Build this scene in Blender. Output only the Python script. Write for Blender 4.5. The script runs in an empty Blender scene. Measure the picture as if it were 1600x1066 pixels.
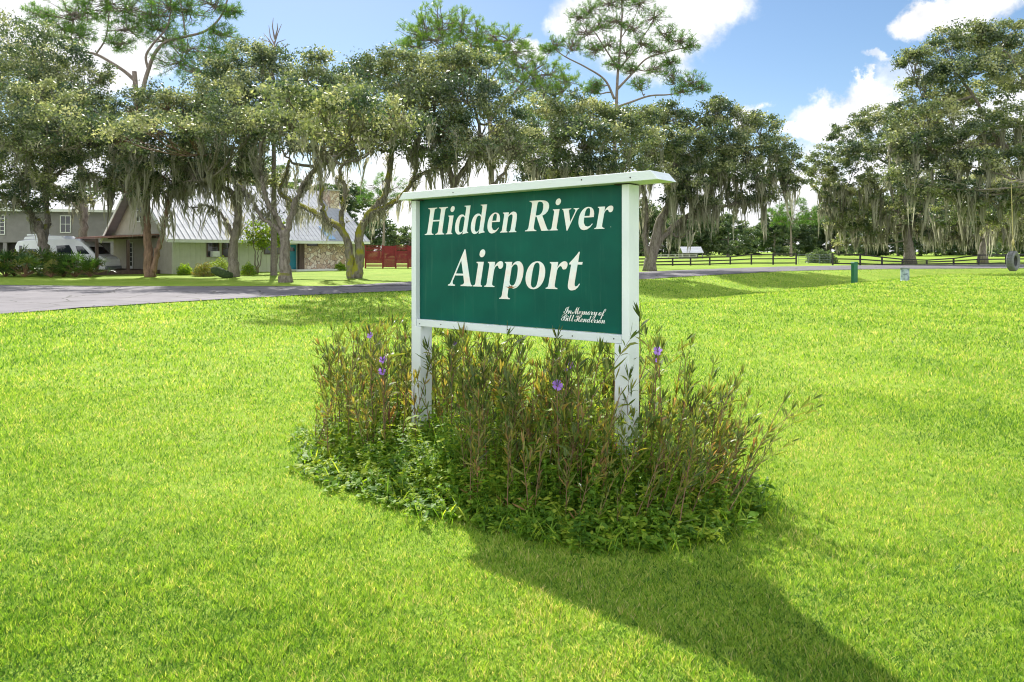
import bpy, math, random, json
import numpy as np
from mathutils import Vector

R = math.radians
sc = bpy.context.scene
COL = sc.collection
CAMZ, F = 1.75, 1100.0          # eye height in metres, focal length in photo pixels
HOR = 392.0                     # the horizon's row in the photo

# ------------------------------------------------------------------ camera
cam_d = bpy.data.cameras.new('camera')
cam = bpy.data.objects.new('camera', cam_d)
COL.objects.link(cam)
cam.location = (0, 0, CAMZ)
cam.rotation_euler = (R(90), 0, 0)
cam_d.sensor_width = 36
cam_d.lens = 36 * F / 1600
cam_d.shift_y = -(533 - HOR) / 1600
cam_d.clip_start = 0.05
cam_d.clip_end = 3000
sc.camera = cam

# ------------------------------------------------------------------ light
SUN_EL, SUN_AZ = 43.0, -18.0     # azimuth from +Y, negative to the left
sun_d = bpy.data.lights.new('sun', 'SUN')
sun_d.energy = 4.4
sun_d.angle = R(0.6)
sun_d.color = (1.0, 0.955, 0.88)
sun = bpy.data.objects.new('sun', sun_d)
COL.objects.link(sun)
sd = Vector((math.sin(R(SUN_AZ)) * math.cos(R(SUN_EL)), math.cos(R(SUN_AZ)) * math.cos(R(SUN_EL)), math.sin(R(SUN_EL))))
sun.rotation_euler = sd.to_track_quat('Z', 'Y').to_euler()
sun.location = (0, 0, 50)

sc.view_settings.view_transform = 'Standard'
sc.view_settings.look = 'None'
sc.view_settings.gamma = 1.0
sc.view_settings.exposure = 1.04
sc.cycles.max_bounces = 8
sc.cycles.transparent_max_bounces = 8
sc.cycles.diffuse_bounces = 4
sc.cycles.transmission_bounces = 6
sc.cycles.sample_clamp_indirect = 6.0
sc.cycles.use_denoising = True
sc.cycles.pixel_filter_type = 'BLACKMAN_HARRIS'
sc.cycles.filter_width = 1.1
sc.cycles.use_adaptive_sampling = True
sc.cycles.adaptive_threshold = 0.02

world = bpy.data.worlds.new('World')
sc.world = world
world.use_nodes = True
wt = world.node_tree
for n in list(wt.nodes):
    wt.nodes.remove(n)


def N(nt, typ, **kw):
    n = nt.nodes.new(typ)
    for k, v in kw.items():
        if k.startswith('i_'):
            n.inputs[k[2:].replace('_', ' ')].default_value = v
        elif k[0] == 'i' and k[1:].isdigit():
            n.inputs[int(k[1:])].default_value = v
        else:
            setattr(n, k, v)
    return n


def L(nt, a, b):
    nt.links.new(a, b)


def mathn(nt, op, a, b=None, clamp=False):
    n = nt.nodes.new('ShaderNodeMath')
    n.operation = op
    n.use_clamp = clamp
    for i, v in enumerate((a, b)):
        if v is None:
            continue
        if isinstance(v, (int, float)):
            n.inputs[i].default_value = v
        else:
            L(nt, v, n.inputs[i])
    return n.outputs[0]


def build_world():
    nt = wt
    out = N(nt, 'ShaderNodeOutputWorld')
    bg = N(nt, 'ShaderNodeBackground')
    bg.inputs['Strength'].default_value = 0.074
    L(nt, bg.outputs[0], out.inputs[0])
    sky = N(nt, 'ShaderNodeTexSky')
    sky.sky_type = 'NISHITA'
    sky.sun_disc = False
    sky.sun_elevation = R(SUN_EL)
    sky.sun_rotation = R(SUN_AZ)
    sky.altitude = 0
    sky.air_density = 1.0
    sky.dust_density = 0.35
    sky.ozone_density = 1.6
    tc = N(nt, 'ShaderNodeTexCoord')
    nz = N(nt, 'ShaderNodeTexNoise', i_Scale=9.0, i_Detail=7.0, i_Roughness=0.62)
    L(nt, tc.outputs['Generated'], nz.inputs['Vector'])
    nz2 = N(nt, 'ShaderNodeTexNoise', i_Scale=30.0, i_Detail=6.0, i_Roughness=0.6)
    L(nt, tc.outputs['Generated'], nz2.inputs['Vector'])
    # puffs: (photo column, row, radius in photo px, vertical squash, density)
    puffs = [(1065, 20, 95, .8, 1.0), (965, 25, 90, .8, 1.0), (1030, 55, 85, .8, 1.0), (920, 40, 55, .7, .8),
             (1172, 168, 30, .7, .9), (1310, 185, 60, .6, 1.0), (1270, 205, 42, .5, .9), (1350, 160, 50, .7, .8), (1335, 133, 18, 1., .9),
             (1455, 20, 55, .6, .95), (1520, 8, 60, .6, .8), (1300, 245, 60, .6, .6), (1400, 120, 60, .6, .5), (1368, 92, 26, .5, .6),
             (90, 60, 110, .7, 1.0), (190, 95, 75, .7, 1.0), (30, 20, 60, .5, .9), (150, 20, 90, .5, .7), (560, 330, 130, .5, 1.0), (830, 90, 40, .6, .9),
             (1240, 300, 110, .35, 1.0), (1560, 190, 90, .5, .7), (690, 270, 130, .5, .9), (830, 240, 100, .5, .8), (1100, 300, 140, .45, .9),
             (330, 300, 160, .5, .9), (100, 300, 200, .5, .8), (1440, 260, 140, .5, .8),
             (-500, -200, 250, .5, .9), (2100, 0, 220, .5, .9), (600, -500, 200, .5, .8), (2300, -600, 300, .5, .8), (-900, 100, 200, .4, .9)]
    total = None
    # a wobble so the outlines billow
    wob = N(nt, 'ShaderNodeVectorMath', operation='SUBTRACT')
    L(nt, nz.outputs['Color'], wob.inputs[0])
    wob.inputs[1].default_value = (.5, .5, .5)
    wsc = N(nt, 'ShaderNodeVectorMath', operation='SCALE')
    wsc.inputs['Scale'].default_value = 0.13
    L(nt, wob.outputs[0], wsc.inputs[0])
    wad = N(nt, 'ShaderNodeVectorMath', operation='ADD')
    L(nt, tc.outputs['Generated'], wad.inputs[0])
    L(nt, wsc.outputs[0], wad.inputs[1])
    for px, py, r, sq, dn in puffs:
        c = Vector(((px - 800) / F, 1, (HOR - py) / F))
        k = c.length
        c.normalize()
        sub = N(nt, 'ShaderNodeVectorMath', operation='SUBTRACT')
        L(nt, wad.outputs[0], sub.inputs[0])
        sub.inputs[1].default_value = c
        mul = N(nt, 'ShaderNodeVectorMath', operation='MULTIPLY')
        L(nt, sub.outputs[0], mul.inputs[0])
        mul.inputs[1].default_value = (1, 1, 1 / sq)
        ln = N(nt, 'ShaderNodeVectorMath', operation='LENGTH')
        L(nt, mul.outputs[0], ln.inputs[0])
        rr = r / F / k
        m = mathn(nt, 'MULTIPLY', ln.outputs['Value'], -1.0 / rr)
        m = mathn(nt, 'ADD', m, 1.25)
        m = mathn(nt, 'MULTIPLY', m, 1.6 * dn)
        m = mathn(nt, 'MINIMUM', m, dn)
        total = m if total is None else mathn(nt, 'MAXIMUM', total, m)
    total = mathn(nt, 'MAXIMUM', total, 0.0)
    # unseen broken cumulus added behind and above the camera as fill light
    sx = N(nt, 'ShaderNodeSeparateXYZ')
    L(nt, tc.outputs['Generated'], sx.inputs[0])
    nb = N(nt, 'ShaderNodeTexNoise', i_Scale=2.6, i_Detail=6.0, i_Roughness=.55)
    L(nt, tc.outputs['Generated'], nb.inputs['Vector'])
    fill_cloud = mathn(nt, 'MULTIPLY', mathn(nt, 'SUBTRACT', nb.outputs['Fac'], .36), 6.0, clamp=True)
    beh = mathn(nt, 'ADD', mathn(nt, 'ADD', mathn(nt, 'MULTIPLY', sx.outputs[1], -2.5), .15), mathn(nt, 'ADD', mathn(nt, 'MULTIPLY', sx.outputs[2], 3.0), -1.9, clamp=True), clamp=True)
    total = mathn(nt, 'MAXIMUM', total, mathn(nt, 'MULTIPLY', fill_cloud, beh))
    # pale haze and piled cloud low on the horizon
    low = mathn(nt, 'ADD', mathn(nt, 'MULTIPLY', mathn(nt, 'ABSOLUTE', sx.outputs[2]), -5.5), .95, clamp=True)
    total = mathn(nt, 'MAXIMUM', total, mathn(nt, 'MULTIPLY', low, mathn(nt, 'ADD', nb.outputs['Fac'], .42)))
    fine = mathn(nt, 'MULTIPLY', mathn(nt, 'SUBTRACT', nz2.outputs['Fac'], .5), 0.9)
    mask = mathn(nt, 'ADD', total, mathn(nt, 'MULTIPLY', fine, mathn(nt, 'MINIMUM', total, .6)), clamp=True)
    ss = N(nt, 'ShaderNodeMapRange', interpolation_type='SMOOTHSTEP')
    ss.inputs['From Min'].default_value = .12
    ss.inputs['From Max'].default_value = .85
    L(nt, mask, ss.inputs['Value'])
    # cloud colour: white with faint grey modelling
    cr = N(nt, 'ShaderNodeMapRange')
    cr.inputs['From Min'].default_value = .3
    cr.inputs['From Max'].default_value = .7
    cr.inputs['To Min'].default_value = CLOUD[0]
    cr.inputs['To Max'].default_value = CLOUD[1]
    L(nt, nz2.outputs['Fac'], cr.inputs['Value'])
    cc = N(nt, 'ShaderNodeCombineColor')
    # the added clouds behind and overhead are boosted to brighten shaded faces
    fill_mul = mathn(nt, 'ADD', mathn(nt, 'MULTIPLY', beh, FILL_BOOST - 1), 1.0)
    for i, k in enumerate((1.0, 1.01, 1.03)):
        L(nt, mathn(nt, 'MULTIPLY', mathn(nt, 'MULTIPLY', cr.outputs[0], k), fill_mul), cc.inputs[i])
    # the clear sky
    hs = N(nt, 'ShaderNodeHueSaturation')
    hs.inputs['Saturation'].default_value = SKY_SAT
    hs.inputs['Value'].default_value = SKY_VAL
    L(nt, sky.outputs[0], hs.inputs['Color'])
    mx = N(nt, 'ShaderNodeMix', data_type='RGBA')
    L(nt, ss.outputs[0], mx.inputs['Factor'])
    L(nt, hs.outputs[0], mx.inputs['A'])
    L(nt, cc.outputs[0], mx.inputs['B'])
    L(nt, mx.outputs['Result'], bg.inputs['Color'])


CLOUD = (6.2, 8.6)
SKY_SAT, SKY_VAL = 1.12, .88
FILL_BOOST = 1.9  # brightness boost of the added, unseen fill clouds
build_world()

# ------------------------------------------------------------------ helpers
rng = np.random.default_rng(7)
random.seed(7)


def W(px, py, D):
    """the point seen at photo pixel (px, py) at depth D"""
    return np.array([(px - 800) / F * D, D, CAMZ + (HOR - py) / F * D])


def sstep(a, b, x):
    t = np.clip((np.asarray(x, float) - a) / (b - a), 0, 1)
    return t * t * (3 - 2 * t)


# the road's two edges, in metres
NEAR = np.array([(-26, 4), (-18.5, 13), (-14, 19.3), (-10.8, 24.6), (-4.45, 30.8), (2, 36.5), (7.8, 42.8), (17, 53), (28, 63), (50, 69.5), (120, 76), (260, 84)], float)
FAR = np.array([(-62, 52), (-38, 40), (-24, 33.3), (-17.5, 28.6), (-11.1, 30.8), (-5.7, 39.3), (2, 47), (10.6, 57.5), (21, 69), (36, 81), (65, 90), (130, 99), (260, 108)], float)


def resample(P, n):
    P = np.asarray(P, float)
    # Catmull-Rom through the points
    out = []
    Q = np.vstack([2 * P[0] - P[1], P, 2 * P[-1] - P[-2]])
    m = 12
    for i in range(1, len(Q) - 2):
        t = np.linspace(0, 1, m, endpoint=False)[:, None]
        p0, p1, p2, p3 = Q[i - 1], Q[i], Q[i + 1], Q[i + 2]
        out.append(.5 * ((2 * p1) + (-p0 + p2) * t + (2 * p0 - 5 * p1 + 4 * p2 - p3) * t ** 2 + (-p0 + 3 * p1 - 3 * p2 + p3) * t ** 3))
    out.append(P[-1:])
    C = np.vstack(out)
    s = np.concatenate([[0], np.cumsum(np.linalg.norm(np.diff(C, axis=0), axis=1))])
    q = np.linspace(0, s[-1], n)
    return np.stack([np.interp(q, s, C[:, k]) for k in range(C.shape[1])], 1)


NEARC = resample(NEAR, 240)


def near_dist(x, y):
    """signed distance to the road's near edge, positive on the camera's side"""
    x = np.asarray(x, float).ravel()
    y = np.asarray(y, float).ravel()
    best = np.full(x.shape, 1e9)
    sg = np.ones(x.shape)
    A, B = NEARC[:-1], NEARC[1:]
    for a, b in zip(A, B):
        d = b - a
        t = np.clip(((x - a[0]) * d[0] + (y - a[1]) * d[1]) / (d @ d), 0, 1)
        dx, dy = x - a[0] - t * d[0], y - a[1] - t * d[1]
        q = np.hypot(dx, dy)
        m = q < best
        best[m] = q[m]
        sg[m] = np.sign(d[1] * (x[m] - a[0]) - d[0] * (y[m] - a[1]))
    return best * sg


def ground(x, y):
    x = np.asarray(x, float)
    y = np.asarray(y, float)
    shp = x.shape
    s = near_dist(x, y).reshape(shp)
    sw = np.where((s > .4) & (s < 12.4), np.sin(np.pi * np.clip((s - .4) / 12, 0, 1)) ** 2, 0)
    z = -.62 * sw * sstep(-9, 4, x)
    z = z + .018 * np.sin(x * .9 + 1.3) * np.sin(y * .7) * sstep(8, 11, np.hypot(x, y)) * (s > .5)
    z = z + .45 * sstep(86, 100, y - .12 * x) * sstep(10, 20, x)
    return z


def in_poly(x, y, P):
    x = np.asarray(x)
    y = np.asarray(y)
    c = np.zeros(x.shape, bool)
    n = len(P)
    for i in range(n):
        x1, y1 = P[i]
        x2, y2 = P[(i + 1) % n]
        if y1 == y2:
            continue
        cond = ((y1 > y) != (y2 > y)) & (x < (x2 - x1) * (y - y1) / (y2 - y1) + x1)
        c ^= cond
    return c


ROADPOLY = np.vstack([NEARC, resample(FAR, 240)[::-1]])


def link(o, parent=None):
    COL.objects.link(o)
    if parent is not None:
        o.parent = parent
    return o


def np_mesh(name, V, faces, mat, parent=None, tint=None, smooth=False, loc=None):
    """faces: list of int arrays (m,k)"""
    me = bpy.data.meshes.new(name)
    V = np.asarray(V, np.float32)
    if loc is not None:
        V = V - np.asarray(loc, np.float32)
    me.vertices.add(len(V))
    me.vertices.foreach_set('co', V.ravel())
    faces = [f for f in faces if len(f)]
    li = np.concatenate([np.asarray(f).ravel() for f in faces]).astype(np.int32)
    tot = np.concatenate([np.full(len(f), f.shape[1]) for f in faces]).astype(np.int32)
    st = np.concatenate([[0], np.cumsum(tot)[:-1]]).astype(np.int32)
    me.loops.add(len(li))
    me.loops.foreach_set('vertex_index', li)
    me.polygons.add(len(tot))
    me.polygons.foreach_set('loop_start', st)
    me.polygons.foreach_set('loop_total', tot)
    if smooth:
        me.polygons.foreach_set('use_smooth', np.ones(len(tot), bool))
    if tint is not None:
        a = me.attributes.new('tint', 'FLOAT', 'POINT')
        a.data.foreach_set('value', np.asarray(tint, np.float32))
    me.materials.append(mat)
    me.update()
    me.validate(clean_customdata=False)
    o = bpy.data.objects.new(name, me)
    if loc is not None:
        o.location = [float(v) for v in loc]
    return link(o, parent)


def tag(o, label=None, cat=None, group=None, kind=None):
    if label:
        o['label'] = label
    if cat:
        o['category'] = cat
    if group:
        o['group'] = group
    if kind:
        o['kind'] = kind
    return o


def empty(name, loc=(0, 0, 0), rz=0.0):
    o = bpy.data.objects.new(name, None)
    o.empty_display_size = .2
    o.location = [float(v) for v in loc]
    o.rotation_euler = (0, 0, rz)
    return link(o)


class MB:
    """collects boxes, prisms, tubes; builds one mesh"""

    def __init__(s):
        s.v = []
        s.f = {}
        s.n = 0

    def add(s, V, faces):
        V = np.asarray(V, float)
        s.v.append(V)
        for f in faces:
            s.f.setdefault(len(f), []).append([i + s.n for i in f])
        s.n += len(V)
        return s

    def box(s, x0, x1, y0, y1, z0, z1, M=None):
        V = np.array([(x, y, z) for z in (z0, z1) for x, y in ((x0, y0), (x1, y0), (x1, y1), (x0, y1))], float)
        if M is not None:
            V = V @ np.asarray(M)[:3, :3].T + np.asarray(M)[:3, 3]
        return s.add(V, [(3, 2, 1, 0), (4, 5, 6, 7), (0, 1, 5, 4), (1, 2, 6, 5), (2, 3, 7, 6), (3, 0, 4, 7)])

    def bar(s, a, b, w, h):
        """a beam from a to b, w wide and h tall"""
        a, b = np.asarray(a, float), np.asarray(b, float)
        d = b - a
        d /= np.linalg.norm(d)
        u = np.array([0, 0, 1.]) if abs(d[2]) < .9 else np.array([0, 1., 0])
        r = np.cross(d, u)
        r /= np.linalg.norm(r)
        u = np.cross(r, d)
        V = [p + r * i * w / 2 + u * j * h / 2 for p in (a, b) for i, j in ((-1, -1), (1, -1), (1, 1), (-1, 1))]
        return s.add(V, [(3, 2, 1, 0), (4, 5, 6, 7), (0, 1, 5, 4), (1, 2, 6, 5), (2, 3, 7, 6), (3, 0, 4, 7)])

    def prism(s, poly, axis, a, b):
        """poly of 2-D points pushed along an axis from a to b"""
        n = len(poly)
        V = []
        for t in (a, b):
            for p, q in poly:
                V.append((t, p, q) if axis == 'x' else (p, t, q) if axis == 'y' else (p, q, t))
        fs = [tuple(range(n))[::-1], tuple(range(n, 2 * n))] + [(i, (i + 1) % n, n + (i + 1) % n, n + i) for i in range(n)]
        return s.add(V, fs)

    def tube(s, P, r, k=8, caps=True):
        V, Q = tube(P, r, k)
        n0 = s.n
        s.v.append(V)
        s.f.setdefault(4, []).extend((Q + n0).tolist())
        s.n += len(V)
        if caps:
            s.f.setdefault(k, []).append([n0 + i for i in range(k)][::-1])
            s.f.setdefault(k, []).append([n0 + len(V) - k + i for i in range(k)])
        return s

    def lathe(s, prof, k=20, c=(0, 0, 0), axis='z'):
        n = len(prof)
        V = []
        for r, h in prof:
            for i in range(k):
                a = 2 * math.pi * i / k
                p = (r * math.cos(a), r * math.sin(a), h)
                if axis == 'x':
                    p = (h, p[0], p[1])
                elif axis == 'y':
                    p = (p[0], h, p[1])
                V.append((p[0] + c[0], p[1] + c[1], p[2] + c[2]))
        fs = []
        for j in range(n - 1):
            for i in range(k):
                fs.append((j * k + i, j * k + (i + 1) % k, (j + 1) * k + (i + 1) % k, (j + 1) * k + i))
        return s.add(V, fs)

    def build(s, name, mat, parent=None, bevel=0, smooth=False, loc=None):
        V = np.vstack(s.v)
        if loc is not None:
            V = V - np.asarray(loc, float)
        me = bpy.data.meshes.new(name)
        F_ = [f for fs in s.f.values() for f in fs]
        me.from_pydata(V.tolist(), [], F_)
        me.materials.append(mat)
        if smooth:
            me.polygons.foreach_set('use_smooth', np.ones(len(F_), bool))
        me.update()
        o = bpy.data.objects.new(name, me)
        if loc is not None:
            o.location = [float(v) for v in loc]
        if bevel:
            m = o.modifiers.new('bevel', 'BEVEL')
            m.width = bevel
            m.segments = 2
            m.limit_method = 'ANGLE'
        return link(o, parent)


def tube(P, r, k=8):
    P = np.asarray(P, float)
    n = len(P)
    r = np.broadcast_to(np.asarray(r, float), (n,))
    T = np.gradient(P, axis=0)
    T /= np.linalg.norm(T, axis=1)[:, None] + 1e-9
    u = np.array([1., 0, 0]) if abs(T[0][0]) < .8 else np.array([0, 1., 0])
    V = np.zeros((n, k, 3))
    ang = np.linspace(0, 2 * np.pi, k, endpoint=False)
    for i in range(n):
        u = u - T[i] * (u @ T[i])
        u /= np.linalg.norm(u) + 1e-9
        w = np.cross(T[i], u)
        V[i] = P[i] + r[i] * (np.cos(ang)[:, None] * u + np.sin(ang)[:, None] * w)
    i = np.arange(n - 1)[:, None] * k
    j = np.arange(k)[None]
    j2 = (j + 1) % k
    Q = np.stack([i + j, i + j2, i + k + j2, i + k + j], -1).reshape(-1, 4)
    return V.reshape(-1, 3), Q


# ------------------------------------------------------------------ materials
def mat(name):
    m = bpy.data.materials.new(name)
    m.use_nodes = True
    nt = m.node_tree
    for n in list(nt.nodes):
        nt.nodes.remove(n)
    out = nt.nodes.new('ShaderNodeOutputMaterial')
    return m, nt, out


def ramp(nt, fac, stops):
    n = nt.nodes.new('ShaderNodeValToRGB')
    e = n.color_ramp.elements
    e[0].position, e[0].color = stops[0][0], (*stops[0][1], 1)
    e[1].position, e[1].color = stops[-1][0], (*stops[-1][1], 1)
    for p, c in stops[1:-1]:
        x = e.new(p)
        x.color = (*c, 1)
    if fac is not None:
        L(nt, fac, n.inputs[0])
    return n.outputs[0]


def solid(name, c1, c2=None, scale=6.0, rough=.7, bump=0.0, bscale=40.0, spec=.4, stretch=(1, 1, 1), metal=0.0, dirt=None):
    """a painted / natural surface with its own mottling"""
    m, nt, out = mat(name)
    b = N(nt, 'ShaderNodeBsdfPrincipled')
    b.inputs['Roughness'].default_value = rough
    b.inputs['Specular IOR Level'].default_value = spec
    b.inputs['Metallic'].default_value = metal
    tc = N(nt, 'ShaderNodeTexCoord')
    mp = N(nt, 'ShaderNodeMapping')
    mp.inputs['Scale'].default_value = stretch
    L(nt, tc.outputs['Object'], mp.inputs['Vector'])
    nz = N(nt, 'ShaderNodeTexNoise', i_Scale=scale, i_Detail=6.0, i_Roughness=.6)
    L(nt, mp.outputs[0], nz.inputs['Vector'])
    c2 = c2 or tuple(v * .75 for v in c1)
    col = ramp(nt, nz.outputs['Fac'], [(.35, c1), (.68, c2)])
    if dirt:
        n2 = N(nt, 'ShaderNodeTexNoise', i_Scale=dirt[1], i_Detail=7.0, i_Roughness=.7)
        L(nt, mp.outputs[0], n2.inputs['Vector'])
        mr = N(nt, 'ShaderNodeMapRange')
        mr.inputs['From Min'].default_value = dirt[2]
        mr.inputs['From Max'].default_value = dirt[2] + .08
        L(nt, n2.outputs['Fac'], mr.inputs['Value'])
        mx = N(nt, 'ShaderNodeMix', data_type='RGBA')
        L(nt, mr.outputs[0], mx.inputs['Factor'])
        L(nt, col, mx.inputs['A'])
        mx.inputs['B'].default_value = (*dirt[0], 1)
        col = mx.outputs['Result']
    L(nt, col, b.inputs['Base Color'])
    if bump:
        n3 = N(nt, 'ShaderNodeTexNoise', i_Scale=bscale, i_Detail=5.0, i_Roughness=.6)
        L(nt, mp.outputs[0], n3.inputs['Vector'])
        bp = N(nt, 'ShaderNodeBump')
        bp.inputs['Strength'].default_value = min(1, bump)
        bp.inputs['Distance'].default_value = .02
        L(nt, n3.outputs['Fac'], bp.inputs['Height'])
        L(nt, bp.outputs[0], b.inputs['Normal'])
    L(nt, b.outputs[0], out.inputs[0])
    return m


def leafmat(name, stops, trans=.5, rough=.45, spec=.5, patch=None, tcol=(1.15, 1.2, .6)):
    """thin leaves: gloss on top, light through them; 'tint' (0..1 per leaf) picks the colour"""
    m, nt, out = mat(name)
    at = N(nt, 'ShaderNodeAttribute', attribute_name='tint')
    fac = at.outputs['Fac']
    if patch:
        geo = N(nt, 'ShaderNodeNewGeometry')
        nz = N(nt, 'ShaderNodeTexNoise', i_Scale=patch[0], i_Detail=3.0)
        L(nt, geo.outputs['Position'], nz.inputs['Vector'])
        off = mathn(nt, 'MULTIPLY', mathn(nt, 'SUBTRACT', nz.outputs['Fac'], .5), patch[1])
        fac = mathn(nt, 'ADD', fac, off, clamp=True)
    col = ramp(nt, fac, stops)
    b = N(nt, 'ShaderNodeBsdfPrincipled')
    b.inputs['Roughness'].default_value = rough
    b.inputs['Specular IOR Level'].default_value = spec
    L(nt, col, b.inputs['Base Color'])
    t = N(nt, 'ShaderNodeBsdfTranslucent')
    mu = N(nt, 'ShaderNodeMix', data_type='RGBA', blend_type='MULTIPLY')
    mu.inputs['Factor'].default_value = 1
    L(nt, col, mu.inputs['A'])
    mu.inputs['B'].default_value = (*tcol, 1)
    L(nt, mu.outputs['Result'], t.inputs['Color'])
    mx = N(nt, 'ShaderNodeMixShader')
    mx.inputs[0].default_value = trans
    L(nt, b.outputs[0], mx.inputs[1])
    L(nt, t.outputs[0], mx.inputs[2])
    L(nt, mx.outputs[0], out.inputs[0])
    return m


def ground_mat():
    m, nt, out = mat('grass_ground')
    geo = N(nt, 'ShaderNodeNewGeometry')
    b = N(nt, 'ShaderNodeBsdfPrincipled')
    b.inputs['Roughness'].default_value = .9
    b.inputs['Specular IOR Level'].default_value = .1
    n1 = N(nt, 'ShaderNodeTexNoise', i_Scale=.35, i_Detail=6.0, i_Roughness=.65)
    n2 = N(nt, 'ShaderNodeTexNoise', i_Scale=7.0, i_Detail=8.0, i_Roughness=.75)
    for n in (n1, n2):
        L(nt, geo.outputs['Position'], n.inputs['Vector'])
    f = mathn(nt, 'ADD', mathn(nt, 'MULTIPLY', n1.outputs['Fac'], .55), mathn(nt, 'MULTIPLY', n2.outputs['Fac'], .45))
    col = ramp(nt, f, [(.32, GR[0]), (.5, GR[1]), (.66, GR[2])])
    L(nt, col, b.inputs['Base Color'])
    bp = N(nt, 'ShaderNodeBump')
    bp.inputs['Strength'].default_value = .5
    bp.inputs['Distance'].default_value = .05
    n3 = N(nt, 'ShaderNodeTexNoise', i_Scale=25.0, i_Detail=5.0, i_Roughness=.7)
    L(nt, geo.outputs['Position'], n3.inputs['Vector'])
    L(nt, n3.outputs['Fac'], bp.inputs['Height'])
    L(nt, bp.outputs[0], b.inputs['Normal'])
    L(nt, b.outputs[0], out.inputs[0])
    return m


GR = [(.12, .20, .022), (.20, .30, .035), (.30, .35, .07)]
M = {}
M['ground'] = ground_mat()
M['blade'] = leafmat('grass_blade', [(0, (.045, .13, .02)), (.35, (.16, .31, .03)), (.65, (.30, .45, .055)), (.88, (.48, .54, .13)), (1, (.60, .52, .26))],
                     trans=.55, rough=.5, spec=.35, patch=(.5, .7), tcol=(1.3, 1.25, .6))
M['oakleaf'] = leafmat('oak_leaf', [(0, (.025, .055, .028)), (.42, (.10, .14, .06)), (.72, (.24, .27, .12)), (1, (.44, .44, .25))], trans=.42, rough=.46, spec=.9, patch=(.45, .55), tcol=(1.45, 1.45, .85))
M['farleaf'] = leafmat('far_leaf', [(0, (.05, .09, .05)), (.5, (.10, .15, .07)), (1, (.19, .23, .10))], trans=.4, rough=.5, spec=.4, tcol=(1.3, 1.4, .7))
M['needle'] = leafmat('pine_needle', [(0, (.05, .12, .035)), (.6, (.11, .22, .04)), (1, (.24, .33, .06))], trans=.45, rough=.4, spec=.5, tcol=(1.3, 1.4, .5))
M['moss'] = leafmat('spanish_moss', [(0, (.15, .145, .11)), (.5, (.29, .285, .22)), (1, (.48, .46, .37))], trans=.5, rough=.8, spec=.1, tcol=(1.1, 1.1, .95))
M['weed'] = leafmat('weed_leaf', [(0, (.07, .16, .025)), (.5, (.18, .33, .04)), (1, (.44, .52, .08))], trans=.6, rough=.5, spec=.22, patch=(2., .6), tcol=(1.45, 1.35, .4))
M['ruellia'] = leafmat('petunia_leaf', [(0, (.055, .09, .03)), (.4, (.13, .19, .045)), (.68, (.26, .27, .06)), (.88, (.37, .25, .09)), (1, (.42, .23, .14))], trans=.5, rough=.45, spec=.4, tcol=(1.4, 1.3, .5))
M['petal'] = leafmat('petal', [(0, (.28, .12, .55)), (1, (.45, .26, .75))], trans=.4, rough=.6, spec=.2, tcol=(1.1, 1, 1.2))
M['white_petal'] = leafmat('white_petal', [(0, (.75, .75, .7)), (1, (.8, .8, .78))], trans=.3, rough=.6, spec=.2, tcol=(1, 1, 1))
M['palm'] = leafmat('palm_leaf', [(0, (.03, .08, .02)), (.6, (.07, .14, .03)), (1, (.26, .26, .08))], trans=.35, rough=.35, spec=.6, tcol=(1.3, 1.3, .5))
M['shrub'] = leafmat('shrub_leaf', [(0, (.10, .17, .02)), (.5, (.2, .3, .03)), (1, (.38, .42, .06))], trans=.45, rough=.45, spec=.4, tcol=(1.2, 1.2, .5))
M['stem'] = solid('plant_stem', (.16, .08, .05), (.22, .15, .075), scale=20, rough=.7)


def bark_mat(name, c1, c2, moss=0.0, mosscol=(.2, .21, .04)):
    m, nt, out = mat(name)
    b = N(nt, 'ShaderNodeBsdfPrincipled')
    b.inputs['Roughness'].default_value = .9
    b.inputs['Specular IOR Level'].default_value = .2
    geo = N(nt, 'ShaderNodeNewGeometry')
    mp = N(nt, 'ShaderNodeMapping')
    mp.inputs['Scale'].default_value = (5, 5, 1.4)
    L(nt, geo.outputs['Position'], mp.inputs['Vector'])
    nz = N(nt, 'ShaderNodeTexNoise', i_Scale=1.6, i_Detail=8.0, i_Roughness=.7)
    L(nt, mp.outputs[0], nz.inputs['Vector'])
    col = ramp(nt, nz.outputs['Fac'], [(.35, c1), (.65, c2)])
    if moss:
        sx = N(nt, 'ShaderNodeSeparateXYZ')
        L(nt, geo.outputs['Normal'], sx.inputs[0])
        n2 = N(nt, 'ShaderNodeTexNoise', i_Scale=1.1, i_Detail=6.0, i_Roughness=.7)
        L(nt, geo.outputs['Position'], n2.inputs['Vector'])
        f = mathn(nt, 'ADD', mathn(nt, 'MULTIPLY', sx.outputs[2], .35), mathn(nt, 'MULTIPLY', n2.outputs['Fac'], 1.2))
        mr = N(nt, 'ShaderNodeMapRange')
        mr.inputs['From Min'].default_value = 1.0 - moss * .4
        mr.inputs['From Max'].default_value = 1.12 - moss * .4
        L(nt, f, mr.inputs['Value'])
        mx = N(nt, 'ShaderNodeMix', data_type='RGBA')
        L(nt, mr.outputs[0], mx.inputs['Factor'])
        L(nt, col, mx.inputs['A'])
        mx.inputs['B'].default_value = (*mosscol, 1)
        col = mx.outputs['Result']
    L(nt, col, b.inputs['Base Color'])
    bp = N(nt, 'ShaderNodeBump')
    bp.inputs['Strength'].default_value = .9
    bp.inputs['Distance'].default_value = .06
    n3 = N(nt, 'ShaderNodeTexNoise', i_Scale=3.2, i_Detail=7.0, i_Roughness=.75)
    L(nt, mp.outputs[0], n3.inputs['Vector'])
    L(nt, n3.outputs['Fac'], bp.inputs['Height'])
    L(nt, bp.outputs[0], b.inputs['Normal'])
    L(nt, b.outputs[0], out.inputs[0])
    return m


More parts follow.
